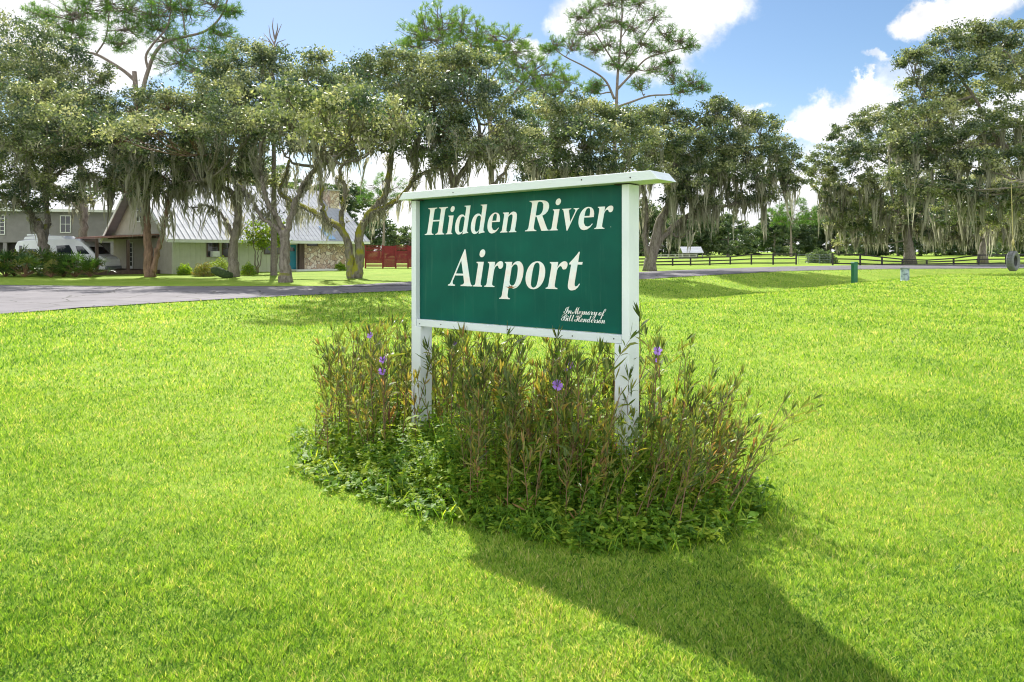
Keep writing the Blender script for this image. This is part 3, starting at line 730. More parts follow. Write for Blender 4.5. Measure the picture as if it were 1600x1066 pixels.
GLYPHS = json.loads('{"hidden":[[23,0,29,26,60,29,85,36,103,47,117,64,128,88,137,120,235,564,239,593,238,615,231,631,218,642,197,649,168,653,173,678,509,678,504,653,480,651,461,647,445,643,433,637,422,629,414,618,407,604,401,586,395,564,353,373,591,373,633,564,637,586,639,604,638,618,635,629,628,637,618,643,605,647,586,651,564,653,569,678,904,678,899,653,867,649,842,642,825,632,812,616,802,594,793,564,695,120,691,90,691,66,697,49,710,37,731,29,761,26,755,0,420,0,426,26,457,29,482,36,500,46,514,62,526,86,535,120,581,329,343,329,297,120,292,88,293,64,299,47,313,36,335,29,366,26,360,0],[1048,539,1028,541,1012,549,999,561,990,576,987,594,989,614,996,634,1007,652,1022,668,1041,680,1060,688,1081,690,1100,688,1117,680,1129,668,1138,652,1141,634,1139,614,1132,594,1121,576,1105,561,1087,549,1068,541],[806,0,811,24,830,26,844,31,855,38,863,48,870,63,875,83,940,375,943,397,944,413,942,424,935,431,923,435,905,437,912,462,1102,462,1018,83,1015,64,1015,50,1018,39,1024,32,1036,27,1052,24,1047,0],[1279,-15,1246,-12,1217,-1,1193,16,1173,38,1158,66,1148,99,1143,136,1144,176,1151,219,1165,268,1183,313,1205,354,1231,389,1260,419,1292,443,1326,460,1360,470,1395,474,1438,468,1472,449,1498,417,1537,597,1540,616,1538,630,1531,641,1519,648,1502,652,1480,654,1485,678,1698,678,1574,112,1570,90,1569,73,1571,61,1577,52,1590,45,1609,41,1604,16,1546,13,1479,2,1403,-15,1419,58,1377,17,1331,-7],[1338,42,1354,44,1371,51,1388,62,1405,76,1419,93,1431,113,1485,360,1484,376,1479,390,1469,402,1457,411,1442,416,1425,418,1396,413,1371,398,1350,372,1331,335,1314,287,1299,228,1289,171,1284,124,1286,87,1296,62,1313,47],[1830,-15,1797,-12,1768,-1,1744,16,1724,38,1709,66,1699,99,1694,136,1695,176,1702,219,1716,268,1734,313,1756,354,1782,389,1811,419,1843,443,1877,460,1911,470,1946,474,1989,468,2023,449,2049,417,2088,597,2091,616,2089,630,2082,641,2070,648,2053,652,2031,654,2036,678,2249,678,2125,112,2121,90,2120,73,2122,61,2128,52,2141,45,2160,41,2155,16,2097,13,2030,2,1954,-15,1970,58,1928,17,1882,-7],[1889,42,1905,44,1922,51,1939,62,1956,76,1970,93,1982,113,2036,360,2035,376,2030,390,2020,402,2008,411,1993,416,1976,418,1947,413,1922,398,1901,372,1882,335,1865,287,1850,228,1840,171,1835,124,1837,87,1847,62,1864,47],[2402,-15,2365,-12,2333,-1,2305,16,2283,39,2265,68,2253,102,2248,142,2249,186,2256,234,2269,279,2287,320,2311,358,2338,391,2369,420,2403,443,2439,460,2476,471,2514,474,2566,468,2608,449,2638,417,2657,374,2662,321,2654,258,2651,247,2404,247,2396,145,2424,83,2487,63,2526,70,2566,92,2606,128,2624,108,2555,40,2481,-1],[2412,286,2539,286,2546,320,2553,358,2556,389,2554,413,2547,429,2533,439,2513,442,2473,427,2440,380,2416,303],[2651,0,2656,24,2674,26,2688,31,2699,38,2708,49,2715,64,2720,83,2785,377,2788,396,2788,411,2785,423,2778,431,2766,436,2748,438,2754,462,2946,462,2932,398,2981,440,3034,466,3090,474,3159,456,3190,403,3185,315,3134,83,3131,64,3131,49,3134,39,3142,31,3154,26,3170,24,3165,0,2925,0,2930,24,2937,24,2962,31,2980,50,2992,83,3045,323,3050,348,3051,368,3049,384,3044,395,3032,402,3015,404,2984,398,2952,380,2921,350,2862,83,2859,64,2859,49,2862,39,2869,31,2881,26,2897,24,2892,0]],"river":[[23,0,29,26,60,29,85,36,103,47,117,64,128,88,137,120,235,564,239,593,238,615,231,631,218,642,197,649,168,653,173,678,472,678,563,673,634,658,686,634,720,599,735,554,731,498,698,425,635,370,542,333,660,75,667,60,675,47,682,38,691,31,703,27,718,26,715,0,504,0,370,316,341,316,297,120,292,88,293,64,299,47,313,36,335,29,366,26,360,0],[348,348,380,348,428,352,468,364,501,385,527,414,548,452,562,500,566,579,537,626,475,642,451,641,433,636,421,629,412,617,404,599,397,574],[973,539,953,541,937,549,924,561,915,576,912,594,914,614,921,634,932,652,947,668,966,680,985,688,1006,690,1025,688,1042,680,1054,668,1063,652,1066,634,1064,614,1057,594,1046,576,1030,561,1012,549,993,541],[731,0,736,24,755,26,769,31,780,38,788,48,795,63,800,83,865,375,868,397,869,413,867,424,860,431,848,435,830,437,837,462,1027,462,943,83,940,64,940,50,943,39,949,32,961,27,977,24,972,0],[1208,-15,1137,369,1133,389,1129,405,1124,419,1117,428,1106,435,1091,437,1097,462,1345,462,1339,438,1327,438,1304,435,1289,426,1281,411,1281,407,1281,403,1281,399,1314,182,1433,376,1440,389,1445,398,1447,405,1445,423,1429,434,1398,438,1404,462,1555,462,1550,439,1531,434,1516,426,1504,415,1492,401,1480,383,1466,362,1234,-15],[1681,-15,1644,-12,1612,-1,1584,16,1562,39,1544,68,1532,102,1527,142,1528,186,1535,234,1548,279,1566,320,1590,358,1617,391,1648,420,1682,443,1718,460,1755,471,1793,474,1845,468,1887,449,1917,417,1936,374,1941,321,1933,258,1930,247,1683,247,1675,145,1703,83,1766,63,1805,70,1845,92,1885,128,1903,108,1834,40,1760,-1],[1691,286,1818,286,1825,320,1832,358,1835,389,1833,413,1826,429,1812,439,1792,442,1752,427,1719,380,1695,303],[1930,0,1935,24,1954,26,1968,31,1979,38,1987,48,1994,63,1999,83,2064,375,2067,397,2068,414,2065,425,2058,431,2046,435,2029,437,2036,462,2222,462,2203,375,2227,405,2253,429,2280,449,2307,463,2331,471,2354,474,2379,472,2399,464,2413,453,2421,437,2424,418,2421,396,2415,378,2406,362,2394,349,2379,339,2363,333,2345,331,2329,332,2317,337,2309,344,2303,352,2298,362,2293,372,2287,380,2279,385,2269,387,2255,384,2239,375,2223,360,2208,339,2196,315,2188,286,2143,83,2140,63,2142,48,2148,38,2159,31,2177,26,2202,24,2197,0]],"airport":[[-13,0,-7,27,12,29,29,35,45,45,61,60,78,82,97,111,460,694,486,693,600,129,608,96,615,70,623,51,633,38,647,30,666,27,660,0,341,0,347,27,393,32,423,45,437,68,438,80,436,98,433,121,419,197,197,197,140,105,137,100,134,94,132,88,130,81,128,76,127,72,129,47,150,32,190,27,196,27,190,0],[222,239,413,239,368,475],[919,539,899,541,883,549,870,561,861,576,858,594,860,614,867,634,878,652,893,668,912,680,931,688,952,690,971,688,988,680,1000,668,1009,652,1012,634,1010,614,1003,594,992,576,976,561,958,549,939,541],[677,0,682,24,701,26,715,31,726,38,734,48,741,63,746,83,811,375,814,397,815,413,813,424,806,431,794,435,776,437,783,462,973,462,889,83,886,64,886,50,889,39,895,32,907,27,923,24,918,0],[972,0,977,24,996,26,1010,31,1021,38,1029,48,1036,63,1041,83,1106,375,1109,397,1110,414,1107,425,1100,431,1088,435,1071,437,1078,462,1264,462,1245,375,1269,405,1295,429,1322,449,1349,463,1373,471,1396,474,1421,472,1441,464,1455,453,1463,437,1466,418,1463,396,1457,378,1448,362,1436,349,1421,339,1405,333,1387,331,1371,332,1359,337,1351,344,1345,352,1340,362,1335,372,1329,380,1321,385,1311,387,1297,384,1281,375,1265,360,1250,339,1238,315,1230,286,1185,83,1182,63,1184,48,1190,38,1201,31,1219,26,1244,24,1239,0],[1353,-207,1359,-184,1373,-183,1385,-179,1395,-175,1403,-168,1409,-160,1415,-150,1419,-137,1425,-119,1430,-95,1531,362,1536,389,1537,409,1535,422,1528,429,1516,435,1499,439,1504,462,1688,462,1672,391,1717,438,1766,466,1821,475,1854,472,1882,461,1907,444,1926,421,1941,393,1951,360,1955,322,1953,282,1946,238,1933,191,1916,148,1895,108,1869,72,1841,42,1810,18,1777,-1,1743,-11,1708,-15,1664,-8,1629,13,1604,48,1574,-86,1569,-111,1567,-131,1567,-147,1569,-159,1575,-169,1583,-175,1595,-179,1609,-182,1627,-183,1621,-207],[1673,42,1702,47,1727,62,1748,88,1768,125,1785,172,1800,230,1810,286,1815,332,1813,369,1805,394,1787,409,1760,414,1730,407,1700,386,1670,350,1615,102,1626,69,1645,49],[2174,-15,2132,-11,2096,-1,2064,17,2038,41,2019,70,2005,105,1998,143,1998,185,2004,229,2018,275,2036,317,2060,356,2089,390,2121,419,2158,443,2197,460,2238,470,2280,474,2321,471,2357,460,2388,443,2414,420,2434,391,2448,357,2455,318,2455,276,2448,229,2435,183,2416,141,2392,102,2363,68,2331,39,2295,16,2257,-1,2216,-12],[2181,17,2207,22,2230,35,2250,58,2259,74,2267,95,2276,121,2285,152,2294,188,2303,229,2319,307,2325,365,2324,403,2314,426,2298,440,2275,445,2248,440,2225,426,2206,403,2188,365,2169,307,2151,230,2142,189,2135,153,2131,122,2128,95,2128,74,2130,58,2139,35,2156,22],[2454,0,2459,24,2478,26,2492,31,2503,38,2511,48,2518,63,2523,83,2588,375,2591,397,2592,414,2589,425,2582,431,2570,435,2553,437,2560,462,2746,462,2727,375,2751,405,2777,429,2804,449,2831,463,2855,471,2878,474,2903,472,2923,464,2937,453,2945,437,2948,418,2945,396,2939,378,2930,362,2918,349,2903,339,2887,333,2869,331,2853,332,2841,337,2833,344,2827,352,2822,362,2817,372,2811,380,2803,385,2793,387,2779,384,2763,375,2747,360,2732,339,2720,315,2712,286,2667,83,2664,63,2666,48,2672,38,2683,31,2701,26,2726,24,2721,0],[3036,-14,3000,-11,2974,-1,2956,16,2947,39,2945,69,2950,106,3018,415,2976,415,2983,446,3029,483,3070,517,3107,550,3138,579,3165,606,3186,631,3209,631,3172,462,3266,462,3255,415,3161,415,3097,122,3094,103,3093,88,3094,76,3099,67,3107,62,3118,60,3141,66,3164,83,3186,111,3208,98,3157,36,3100,-2]],"memory":[[221,-7,152,1,98,26,62,62,50,107,57,144,79,175,112,196,151,203,178,199,199,188,211,169,215,146,209,122,193,107,170,98,146,93,128,86,122,72,129,54,149,37,178,24,209,20,264,30,315,62,360,113,397,184,341,202,299,234,272,277,263,327,272,377,301,426,345,473,403,516,473,554,551,585,675,615,805,625,825,622,831,614,823,604,799,601,761,590,725,557,692,507,659,444,641,404,620,354,595,294,567,222,633,260,670,324,672,330,673,337,674,344,674,350,675,362,677,375,679,385,680,390,682,393,687,394,701,389,706,373,696,305,666,251,617,212,549,190,515,133,470,85,416,45,356,16,290,-1],[411,211,475,341,541,447,614,529,698,590,604,567,522,528,453,475,396,411,359,344,346,286,362,235],[553,-8,590,46,623,92,649,131,671,163,700,207,709,228,708,233,703,235,696,231,682,220,661,199,631,169,612,189,658,236,700,273,737,298,774,306,805,289,815,238,814,220,809,196,903,280,978,308,1007,303,1030,286,1044,259,1049,224,1046,202,1035,177,1020,151,1002,126,984,103,967,82,950,59,944,41,946,34,951,31,962,36,984,51,1015,76,1054,112,1075,92,1046,65,1022,44,1001,28,986,17,970,8,955,1,939,-4,923,-6,895,0,872,16,856,43,851,78,853,102,860,124,877,154,911,196,968,261,970,264,972,268,971,274,967,275,929,259,871,210,835,173,795,125,751,67,703,0],[1238,-7,1195,0,1164,20,1144,50,1138,87,1141,115,1152,140,1168,161,1188,177,1211,187,1235,190,1280,178,1296,140,1292,120,1282,106,1263,97,1233,88,1206,76,1197,52,1200,42,1210,30,1225,21,1244,18,1280,29,1321,61,1343,87,1369,121,1398,164,1431,216,1499,323,1566,417,1630,497,1691,565,1740,610,1771,625,1790,621,1797,609,1787,564,1757,491,1735,444,1711,392,1687,337,1664,282,1642,230,1625,183,1613,143,1608,114,1660,213,1715,304,1770,385,1824,456,1875,516,1923,563,1977,610,2008,625,2026,622,2033,611,2030,603,2028,596,2026,591,1990,513,1958,440,1930,372,1906,310,1884,253,1865,205,1849,164,1835,130,1816,79,1810,41,1812,34,1818,32,1841,38,1873,58,1911,87,1954,123,1999,164,2044,206,2101,255,2136,271,2149,270,2160,267,2117,236,2045,167,1964,91,1896,37,1839,4,1791,-7,1759,-1,1733,19,1716,49,1711,89,1712,109,1716,130,1721,152,1728,175,1737,199,1752,231,1772,269,1796,312,1821,356,1847,401,1873,443,1898,483,1919,517,1937,543,1893,496,1851,446,1806,387,1756,314,1729,273,1704,231,1679,186,1655,139,1633,96,1615,61,1600,36,1590,19,1570,1,1547,-5,1522,2,1503,24,1491,56,1488,97,1494,142,1513,201,1542,270,1581,347,1628,429,1681,514,1645,474,1605,424,1562,366,1519,305,1479,243,1443,184,1393,105,1345,45,1295,6],[2060,-7,2007,1,1964,25,1936,59,1927,99,1933,134,1951,170,1979,205,2015,238,2055,266,2098,289,2140,303,2181,308,2215,303,2243,290,2261,268,2268,241,2261,211,2240,183,2207,157,2164,135,2112,116,2055,102,2041,71,2037,44,2044,28,2068,23,2110,28,2155,44,2201,72,2249,112,2267,92,2216,49,2162,18,2109,-1],[2065,128,2097,135,2128,150,2156,170,2179,195,2194,221,2199,246,2194,269,2181,277,2166,272,2147,257,2125,234,2104,203,2083,167],[2244,-8,2281,46,2313,92,2340,131,2362,163,2390,207,2400,228,2398,233,2394,235,2386,231,2373,220,2351,199,2322,169,2303,189,2349,236,2390,273,2428,298,2465,306,2496,290,2507,242,2505,222,2500,196,2592,280,2665,308,2686,304,2703,291,2714,269,2718,241,2716,220,2712,196,2805,280,2880,308,2909,303,2933,288,2948,263,2954,228,2948,190,2931,151,2907,115,2883,84,2865,60,2859,41,2860,34,2866,31,2877,36,2899,51,2930,76,2969,112,2990,92,2961,65,2936,44,2916,28,2901,17,2885,8,2869,1,2853,-4,2838,-6,2809,0,2786,16,2771,43,2766,78,2767,98,2772,117,2781,136,2794,157,2812,181,2836,210,2864,248,2874,269,2872,274,2869,275,2831,259,2780,210,2748,173,2711,126,2669,68,2622,0,2472,-8,2523,67,2564,127,2594,171,2613,201,2625,222,2633,238,2637,250,2639,256,2637,264,2631,266,2545,200,2394,0],[3108,-7,3063,0,3028,22,3005,54,2998,96,3003,132,3021,169,3047,205,3082,238,3121,266,3164,289,3208,303,3252,308,3295,302,3327,285,3347,256,3354,217,3349,183,3337,151,3315,119,3285,84,3302,90,3319,98,3337,110,3356,124,3375,102,3340,75,3305,56,3270,44,3235,40,3172,5],[3130,25,3153,31,3181,49,3178,55,3177,64,3181,78,3193,91,3211,102,3233,107,3281,182,3297,246,3291,269,3273,276,3252,268,3223,242,3205,223,3187,199,3168,172,3151,145,3136,117,3124,91,3116,68,3114,50,3118,31],[3697,92,3662,60,3635,36,3615,20,3600,9,3574,-2,3546,-6,3504,-1,3471,15,3450,38,3443,69,3446,96,3458,126,3476,157,3501,189,3530,219,3564,245,3543,243,3522,242,3495,242,3477,224,3458,206,3438,187,3418,169,3398,189,3415,204,3433,220,3450,236,3465,250,3477,299,3485,321,3493,328,3502,330,3510,329,3515,327,3516,322,3517,313,3516,306,3516,299,3526,287,3557,281,3583,278,3608,274,3630,267,3648,257,3659,243,3663,223,3660,211,3653,195,3641,174,3628,153,3613,132,3598,111,3585,93,3576,80,3563,60,3559,44,3562,34,3573,31,3586,36,3607,49,3638,74,3679,113],[4192,92,4120,39,4050,2,3998,-82,3952,-152,3911,-205,3876,-242,3806,-286,3733,-301,3691,-295,3662,-279,3644,-253,3639,-221,3654,-166,3701,-115,3774,-67,3869,-24,3923,-4,3970,82,3900,15,3843,-7,3809,-2,3783,13,3766,35,3761,65,3764,94,3773,123,3788,152,3810,185,3827,212,3833,227,3831,233,3828,235,3816,228,3793,208,3782,198,3772,188,3761,178,3752,169,3731,189,3750,208,3771,228,3792,246,3813,263,3830,277,3844,286,3859,296,3873,302,3886,306,3899,307,3940,291,3954,243,3949,209,3936,175,3915,136,3889,93,3876,73,3867,57,3861,45,3859,38,3862,28,3872,25,3902,44,3953,99,3984,139,4018,185,4053,238,4091,298,4224,307,4075,44,4098,58,4124,75,4149,93,4175,112],[3732,-275,3768,-260,3808,-214,3829,-180,3853,-140,3879,-92,3908,-38,3816,-81,3748,-129,3705,-180,3691,-230,3693,-246,3702,-261,3715,-271],[4436,-7,4392,0,4357,22,4334,54,4326,96,4332,132,4349,169,4376,205,4410,238,4450,266,4493,289,4537,303,4580,308,4624,302,4656,285,4676,256,4682,217,4678,183,4665,151,4644,119,4613,84,4630,90,4648,98,4666,110,4684,124,4703,102,4669,75,4634,56,4598,44,4563,40,4500,5],[4458,25,4481,31,4509,49,4506,55,4505,64,4509,78,4521,91,4539,102,4561,107,4609,182,4625,246,4619,269,4601,276,4581,268,4551,242,4534,223,4515,199,4497,172,4480,145,4465,117,4453,91,4445,68,4442,50,4446,31],[4992,92,4959,54,4929,27,4900,9,4873,-3,4847,-8,4821,-10,4813,-10,4807,-9,4656,-272,4532,-286,4720,37,4710,51,4707,67,4711,85,4724,100,4740,110,4757,113,4762,113,4839,237,4822,219,4803,202,4784,185,4763,169,4746,189,4775,213,4797,233,4815,250,4833,269,4853,292,4877,322,4905,359,4937,406,5002,496,5058,559,5110,595,5162,607,5218,592,5236,547,5227,501,5201,451,5158,399,5102,347,5034,296,4955,248,4825,23,4833,23,4862,27,4894,40,4930,67,4970,112],[4955,283,5051,348,5119,415,5159,482,5172,545,5170,559,5163,569,5154,573,5146,575,5114,556,5069,499,5015,407]],"bill":[[612,-7,579,-2,553,11,537,32,532,61,535,81,544,101,557,119,573,137,590,152,607,164,621,172,633,174,641,172,643,165,637,158,619,144,596,126,579,106,567,83,563,62,569,34,588,25,607,30,629,46,652,69,674,99,694,133,710,170,721,207,724,243,722,266,717,283,710,294,704,298,660,294,652,295,645,300,641,307,639,314,641,321,646,328,654,331,662,332,705,327,728,333,753,350,775,376,795,409,808,446,812,484,804,535,779,566,750,550,724,528,700,497,678,456,653,402,626,333,525,144,392,36,315,11,226,2,155,10,101,35,66,72,55,118,62,155,84,185,115,204,154,211,183,207,206,196,220,178,225,157,221,136,210,121,194,110,177,105,169,104,161,104,153,103,146,101,132,94,127,79,133,60,152,44,181,32,219,28,258,34,296,51,331,81,365,125,403,188,452,275,504,363,553,431,601,484,651,528,677,547,702,562,726,575,751,584,694,598,620,602,557,598,493,585,430,565,370,539,316,508,271,473,225,418,209,363,225,319,272,305,301,310,333,324,367,345,399,372,429,402,454,435,473,469,482,501,486,517,490,522,502,511,506,477,499,421,476,369,441,325,397,292,346,270,290,263,242,270,208,293,186,326,179,366,186,405,209,445,244,485,293,524,352,558,421,587,530,616,633,626,722,619,797,597,837,606,861,609,873,607,877,600,873,594,860,589,830,580,866,561,897,535,918,502,925,464,913,421,879,379,821,342,741,312,816,263,841,188,836,153,822,119,799,86,770,56,735,30,696,10,655,-3],[1059,362,1038,365,1022,374,1012,387,1008,406,1013,427,1027,445,1048,457,1072,461,1091,458,1107,449,1117,435,1121,418,1116,397,1103,379,1082,366],[1074,92,1044,62,1017,39,995,21,977,10,945,-3,912,-7,856,10,837,61,842,84,855,118,878,163,910,220,899,208,886,195,872,182,858,169,838,189,850,199,867,215,886,234,907,256,927,278,945,299,1085,308,983,124,952,67,942,40,943,33,947,31,963,36,985,49,1016,74,1055,112],[1357,92,1311,49,1273,18,1236,-1,1195,-7,1163,-2,1137,13,1119,35,1113,65,1123,114,1153,178,1171,210,1145,185,1127,169,1106,185,1142,219,1176,252,1205,288,1232,328,1381,573,1503,586,1288,195,1257,138,1234,96,1220,67,1216,49,1220,36,1230,31,1244,36,1266,50,1297,75,1338,113],[1700,92,1654,49,1616,18,1579,-1,1538,-7,1506,-2,1480,13,1462,35,1456,65,1466,114,1496,178,1514,210,1488,185,1470,169,1449,185,1485,219,1519,252,1548,288,1575,328,1724,573,1846,586,1631,195,1600,138,1577,96,1564,67,1559,49,1563,36,1573,31,1587,36,1609,50,1640,75,1681,113],[2026,-12,1952,-4,1898,20,1864,57,1853,102,1860,140,1881,171,1912,190,1950,197,1978,193,2000,181,2015,162,2020,138,2014,118,1999,103,1977,92,1951,85,1930,77,1924,60,1929,46,1946,31,1971,20,2004,16,2059,28,2106,62,2148,121,2190,204,2176,199,2159,191,2137,180,2111,166,2106,164,2102,162,2097,160,2094,159,2079,162,2074,170,2083,183,2113,201,2157,222,2210,242,2268,336,2338,427,2263,381,2210,365,2188,368,2170,378,2158,391,2155,407,2163,432,2187,465,2211,494,2219,506,2218,510,2215,511,2190,504,2156,484,2117,452,2080,412,2049,378,2032,367,2016,370,2011,380,2014,388,2025,402,2042,419,2063,440,2086,461,2110,482,2133,500,2154,514,2191,532,2224,538,2250,535,2271,524,2285,508,2290,487,2283,456,2265,416,2319,453,2392,510,2459,561,2498,578,2503,577,2508,575,2512,572,2514,569,2509,560,2497,548,2473,520,2440,466,2421,429,2404,387,2387,339,2373,285,2443,308,2505,398,2567,476,2627,538,2686,584,2741,613,2791,622,2825,617,2852,603,2868,582,2874,555,2854,500,2796,437,2752,404,2701,373,2643,344,2578,315,2550,260,2527,213,2509,172,2495,138,2477,89,2471,64,2476,45,2493,38,2538,45,2586,65,2634,95,2682,133,2728,173,2771,212,2823,256,2856,271,2868,270,2879,267,2860,256,2841,242,2822,225,2804,206,2782,184,2757,160,2729,133,2698,106,2667,79,2635,56,2605,36,2578,22,2523,5,2469,-1,2426,7,2396,31,2377,68,2371,115,2372,135,2378,160,2386,188,2397,217,2409,246,2423,273,2362,254,2302,142,2223,58,2129,5],[2601,358,2658,389,2707,424,2748,461,2778,498,2797,533,2804,562,2799,586,2784,594,2746,580,2703,537,2653,463],[2779,-7,2726,1,2683,25,2655,59,2646,99,2652,134,2670,170,2698,205,2734,238,2774,266,2817,289,2859,303,2900,308,2934,303,2962,290,2980,268,2987,241,2980,211,2959,183,2926,157,2883,135,2831,116,2774,102,2760,71,2756,44,2763,28,2787,23,2829,28,2874,44,2920,72,2968,112,2986,92,2935,49,2881,18,2828,-1],[2784,128,2816,135,2847,150,2875,170,2898,195,2913,221,2918,246,2913,269,2900,277,2885,272,2866,257,2844,234,2823,203,2802,167],[2963,-8,3000,46,3032,92,3059,131,3081,163,3109,207,3119,228,3117,233,3113,235,3105,231,3092,220,3070,199,3041,169,3022,189,3068,236,3109,273,3147,298,3184,306,3214,289,3225,238,3223,220,3219,196,3312,280,3388,308,3416,303,3439,286,3454,259,3459,224,3455,202,3445,177,3429,151,3412,126,3393,103,3377,82,3359,59,3354,41,3355,34,3361,31,3372,36,3394,51,3425,76,3464,112,3485,92,3456,65,3431,44,3411,28,3396,17,3380,8,3364,1,3348,-4,3333,-6,3304,0,3281,16,3266,43,3261,78,3263,102,3270,124,3287,154,3321,196,3378,261,3380,264,3381,268,3380,274,3377,275,3339,259,3281,210,3245,173,3205,125,3161,67,3113,0],[3597,-6,3555,0,3521,19,3498,50,3491,91,3497,130,3515,169,3543,205,3579,239,3619,267,3663,289,3707,303,3749,308,3800,298,3827,266,3995,575,4119,586,3869,136,3849,100,3835,73,3826,55,3823,44,3826,34,3836,31,3875,51,3943,112,3964,92,3918,51,3879,20,3843,1,3808,-6,3774,-2,3748,12,3731,32,3726,57,3726,64,3663,12],[3623,20,3643,25,3667,40,3693,63,3720,93,3746,126,3770,163,3794,213,3803,250,3796,273,3776,281,3757,277,3736,263,3714,243,3691,218,3669,191,3649,164,3631,138,3617,116,3599,79,3593,47,3600,27],[4146,-7,4093,1,4050,25,4022,59,4013,99,4019,134,4037,170,4065,205,4101,238,4141,266,4184,289,4226,303,4267,308,4301,303,4329,290,4347,268,4354,241,4347,211,4326,183,4293,157,4250,135,4198,116,4141,102,4127,71,4123,44,4130,28,4154,23,4196,28,4241,44,4287,72,4335,112,4353,92,4302,49,4248,18,4195,-1],[4151,128,4183,135,4214,150,4242,170,4265,195,4280,221,4285,246,4280,269,4267,277,4252,272,4233,257,4211,234,4190,203,4169,167],[4685,92,4650,60,4623,36,4603,20,4588,9,4562,-2,4534,-6,4492,-1,4459,15,4438,38,4431,69,4434,96,4446,126,4464,157,4489,189,4518,219,4552,245,4531,243,4510,242,4483,242,4465,224,4446,206,4426,187,4406,169,4386,189,4403,204,4421,220,4438,236,4453,250,4465,299,4473,321,4481,328,4490,330,4498,329,4503,327,4504,322,4505,313,4504,306,4504,299,4514,287,4545,281,4571,278,4596,274,4618,267,4636,257,4647,243,4651,223,4648,211,4641,195,4629,174,4616,153,4601,132,4586,111,4573,93,4564,80,4551,60,4547,44,4550,34,4561,31,4574,36,4595,49,4626,74,4667,113],[4974,105,4928,62,4890,32,4857,11,4828,-1,4798,-6,4767,-8,4725,-3,4696,14,4678,37,4673,63,4676,81,4686,97,4701,107,4720,110,4738,107,4751,98,4759,85,4762,71,4759,56,4750,44,4738,36,4726,33,4721,33,4729,24,4745,21,4777,35,4804,75,4814,104,4822,137,4827,174,4829,215,4829,224,4829,234,4828,243,4827,251,4817,242,4803,230,4787,214,4770,199,4753,183,4739,169,4721,189,4742,209,4768,234,4799,263,4835,297,4840,303,4846,312,4860,331,4875,337,4888,333,4893,322,4890,313,4884,304,4877,294,4875,282,4877,273,4884,262,4917,203,4929,146,4923,109,4906,82,4931,103,4955,125],[5078,-7,5033,0,4998,22,4975,54,4968,96,4973,132,4991,169,5017,205,5052,238,5091,266,5134,289,5178,303,5222,308,5265,302,5297,285,5317,256,5324,217,5319,183,5307,151,5285,119,5255,84,5272,90,5289,98,5307,110,5326,124,5345,102,5310,75,5275,56,5240,44,5205,40,5142,5],[5100,25,5123,31,5151,49,5148,55,5147,64,5151,78,5163,91,5181,102,5203,107,5251,182,5267,246,5261,269,5243,276,5222,268,5193,242,5175,223,5157,199,5138,172,5121,145,5106,117,5094,91,5086,68,5084,50,5088,31],[5312,-8,5349,46,5381,92,5408,131,5430,163,5458,207,5468,228,5466,233,5462,235,5454,231,5441,220,5419,199,5390,169,5371,189,5417,236,5458,273,5496,298,5533,306,5563,289,5574,238,5572,220,5568,196,5661,280,5737,308,5765,303,5788,286,5803,259,5808,224,5804,202,5794,177,5778,151,5761,126,5742,103,5726,82,5708,59,5703,41,5704,34,5710,31,5721,36,5743,51,5774,76,5813,112,5834,92,5805,65,5780,44,5760,28,5745,17,5729,8,5713,1,5697,-4,5682,-6,5653,0,5630,16,5615,43,5610,78,5612,102,5619,124,5636,154,5670,196,5727,261,5729,264,5730,268,5729,274,5726,275,5688,259,5630,210,5594,173,5554,125,5510,67,5462,0]],"H":[[23,0,29,26,60,29,85,36,103,47,117,64,128,88,137,120,235,564,239,593,238,615,231,631,218,642,197,649,168,653,173,678,509,678,504,653,480,651,461,647,445,643,433,637,422,629,414,618,407,604,401,586,395,564,353,373,591,373,633,564,637,586,639,604,638,618,635,629,628,637,618,643,605,647,586,651,564,653,569,678,904,678,899,653,867,649,842,642,825,632,812,616,802,594,793,564,695,120,691,90,691,66,697,49,710,37,731,29,761,26,755,0,420,0,426,26,457,29,482,36,500,46,514,62,526,86,535,120,581,329,343,329,297,120,292,88,293,64,299,47,313,36,335,29,366,26,360,0]]}')


def lettering(name, key, parent, x, z, sx, sz, m, label):
    cu = bpy.data.curves.new(name, 'CURVE')
    cu.dimensions = '2D'
    cu.fill_mode = 'BOTH'
    cu.extrude = .0012
    cu.offset = -.0004 if key in ('memory', 'bill') else -.0016
    for lp in GLYPHS[key]:
        n = len(lp) // 2
        s = cu.splines.new('POLY')
        s.points.add(n - 1)
        for i in range(n):
            s.points[i].co = (lp[2 * i] / 1000 * sx, lp[2 * i + 1] / 1000 * sz, 0, 1)
        s.use_cyclic_u = True
    t = bpy.data.objects.new('tmp', cu)
    COL.objects.link(t)
    bpy.context.view_layer.update()
    me = bpy.data.meshes.new_from_object(t)
    bpy.data.objects.remove(t)
    me.name = name
    me.materials.clear()
    me.materials.append(m)
    me.transform(__import__('mathutils').Matrix.Rotation(R(90), 4, 'X'))
    o = bpy.data.objects.new(name, me)
    o.location = (x, -.0035, z)
    link(o, parent)
    tag(o, label)
    return o


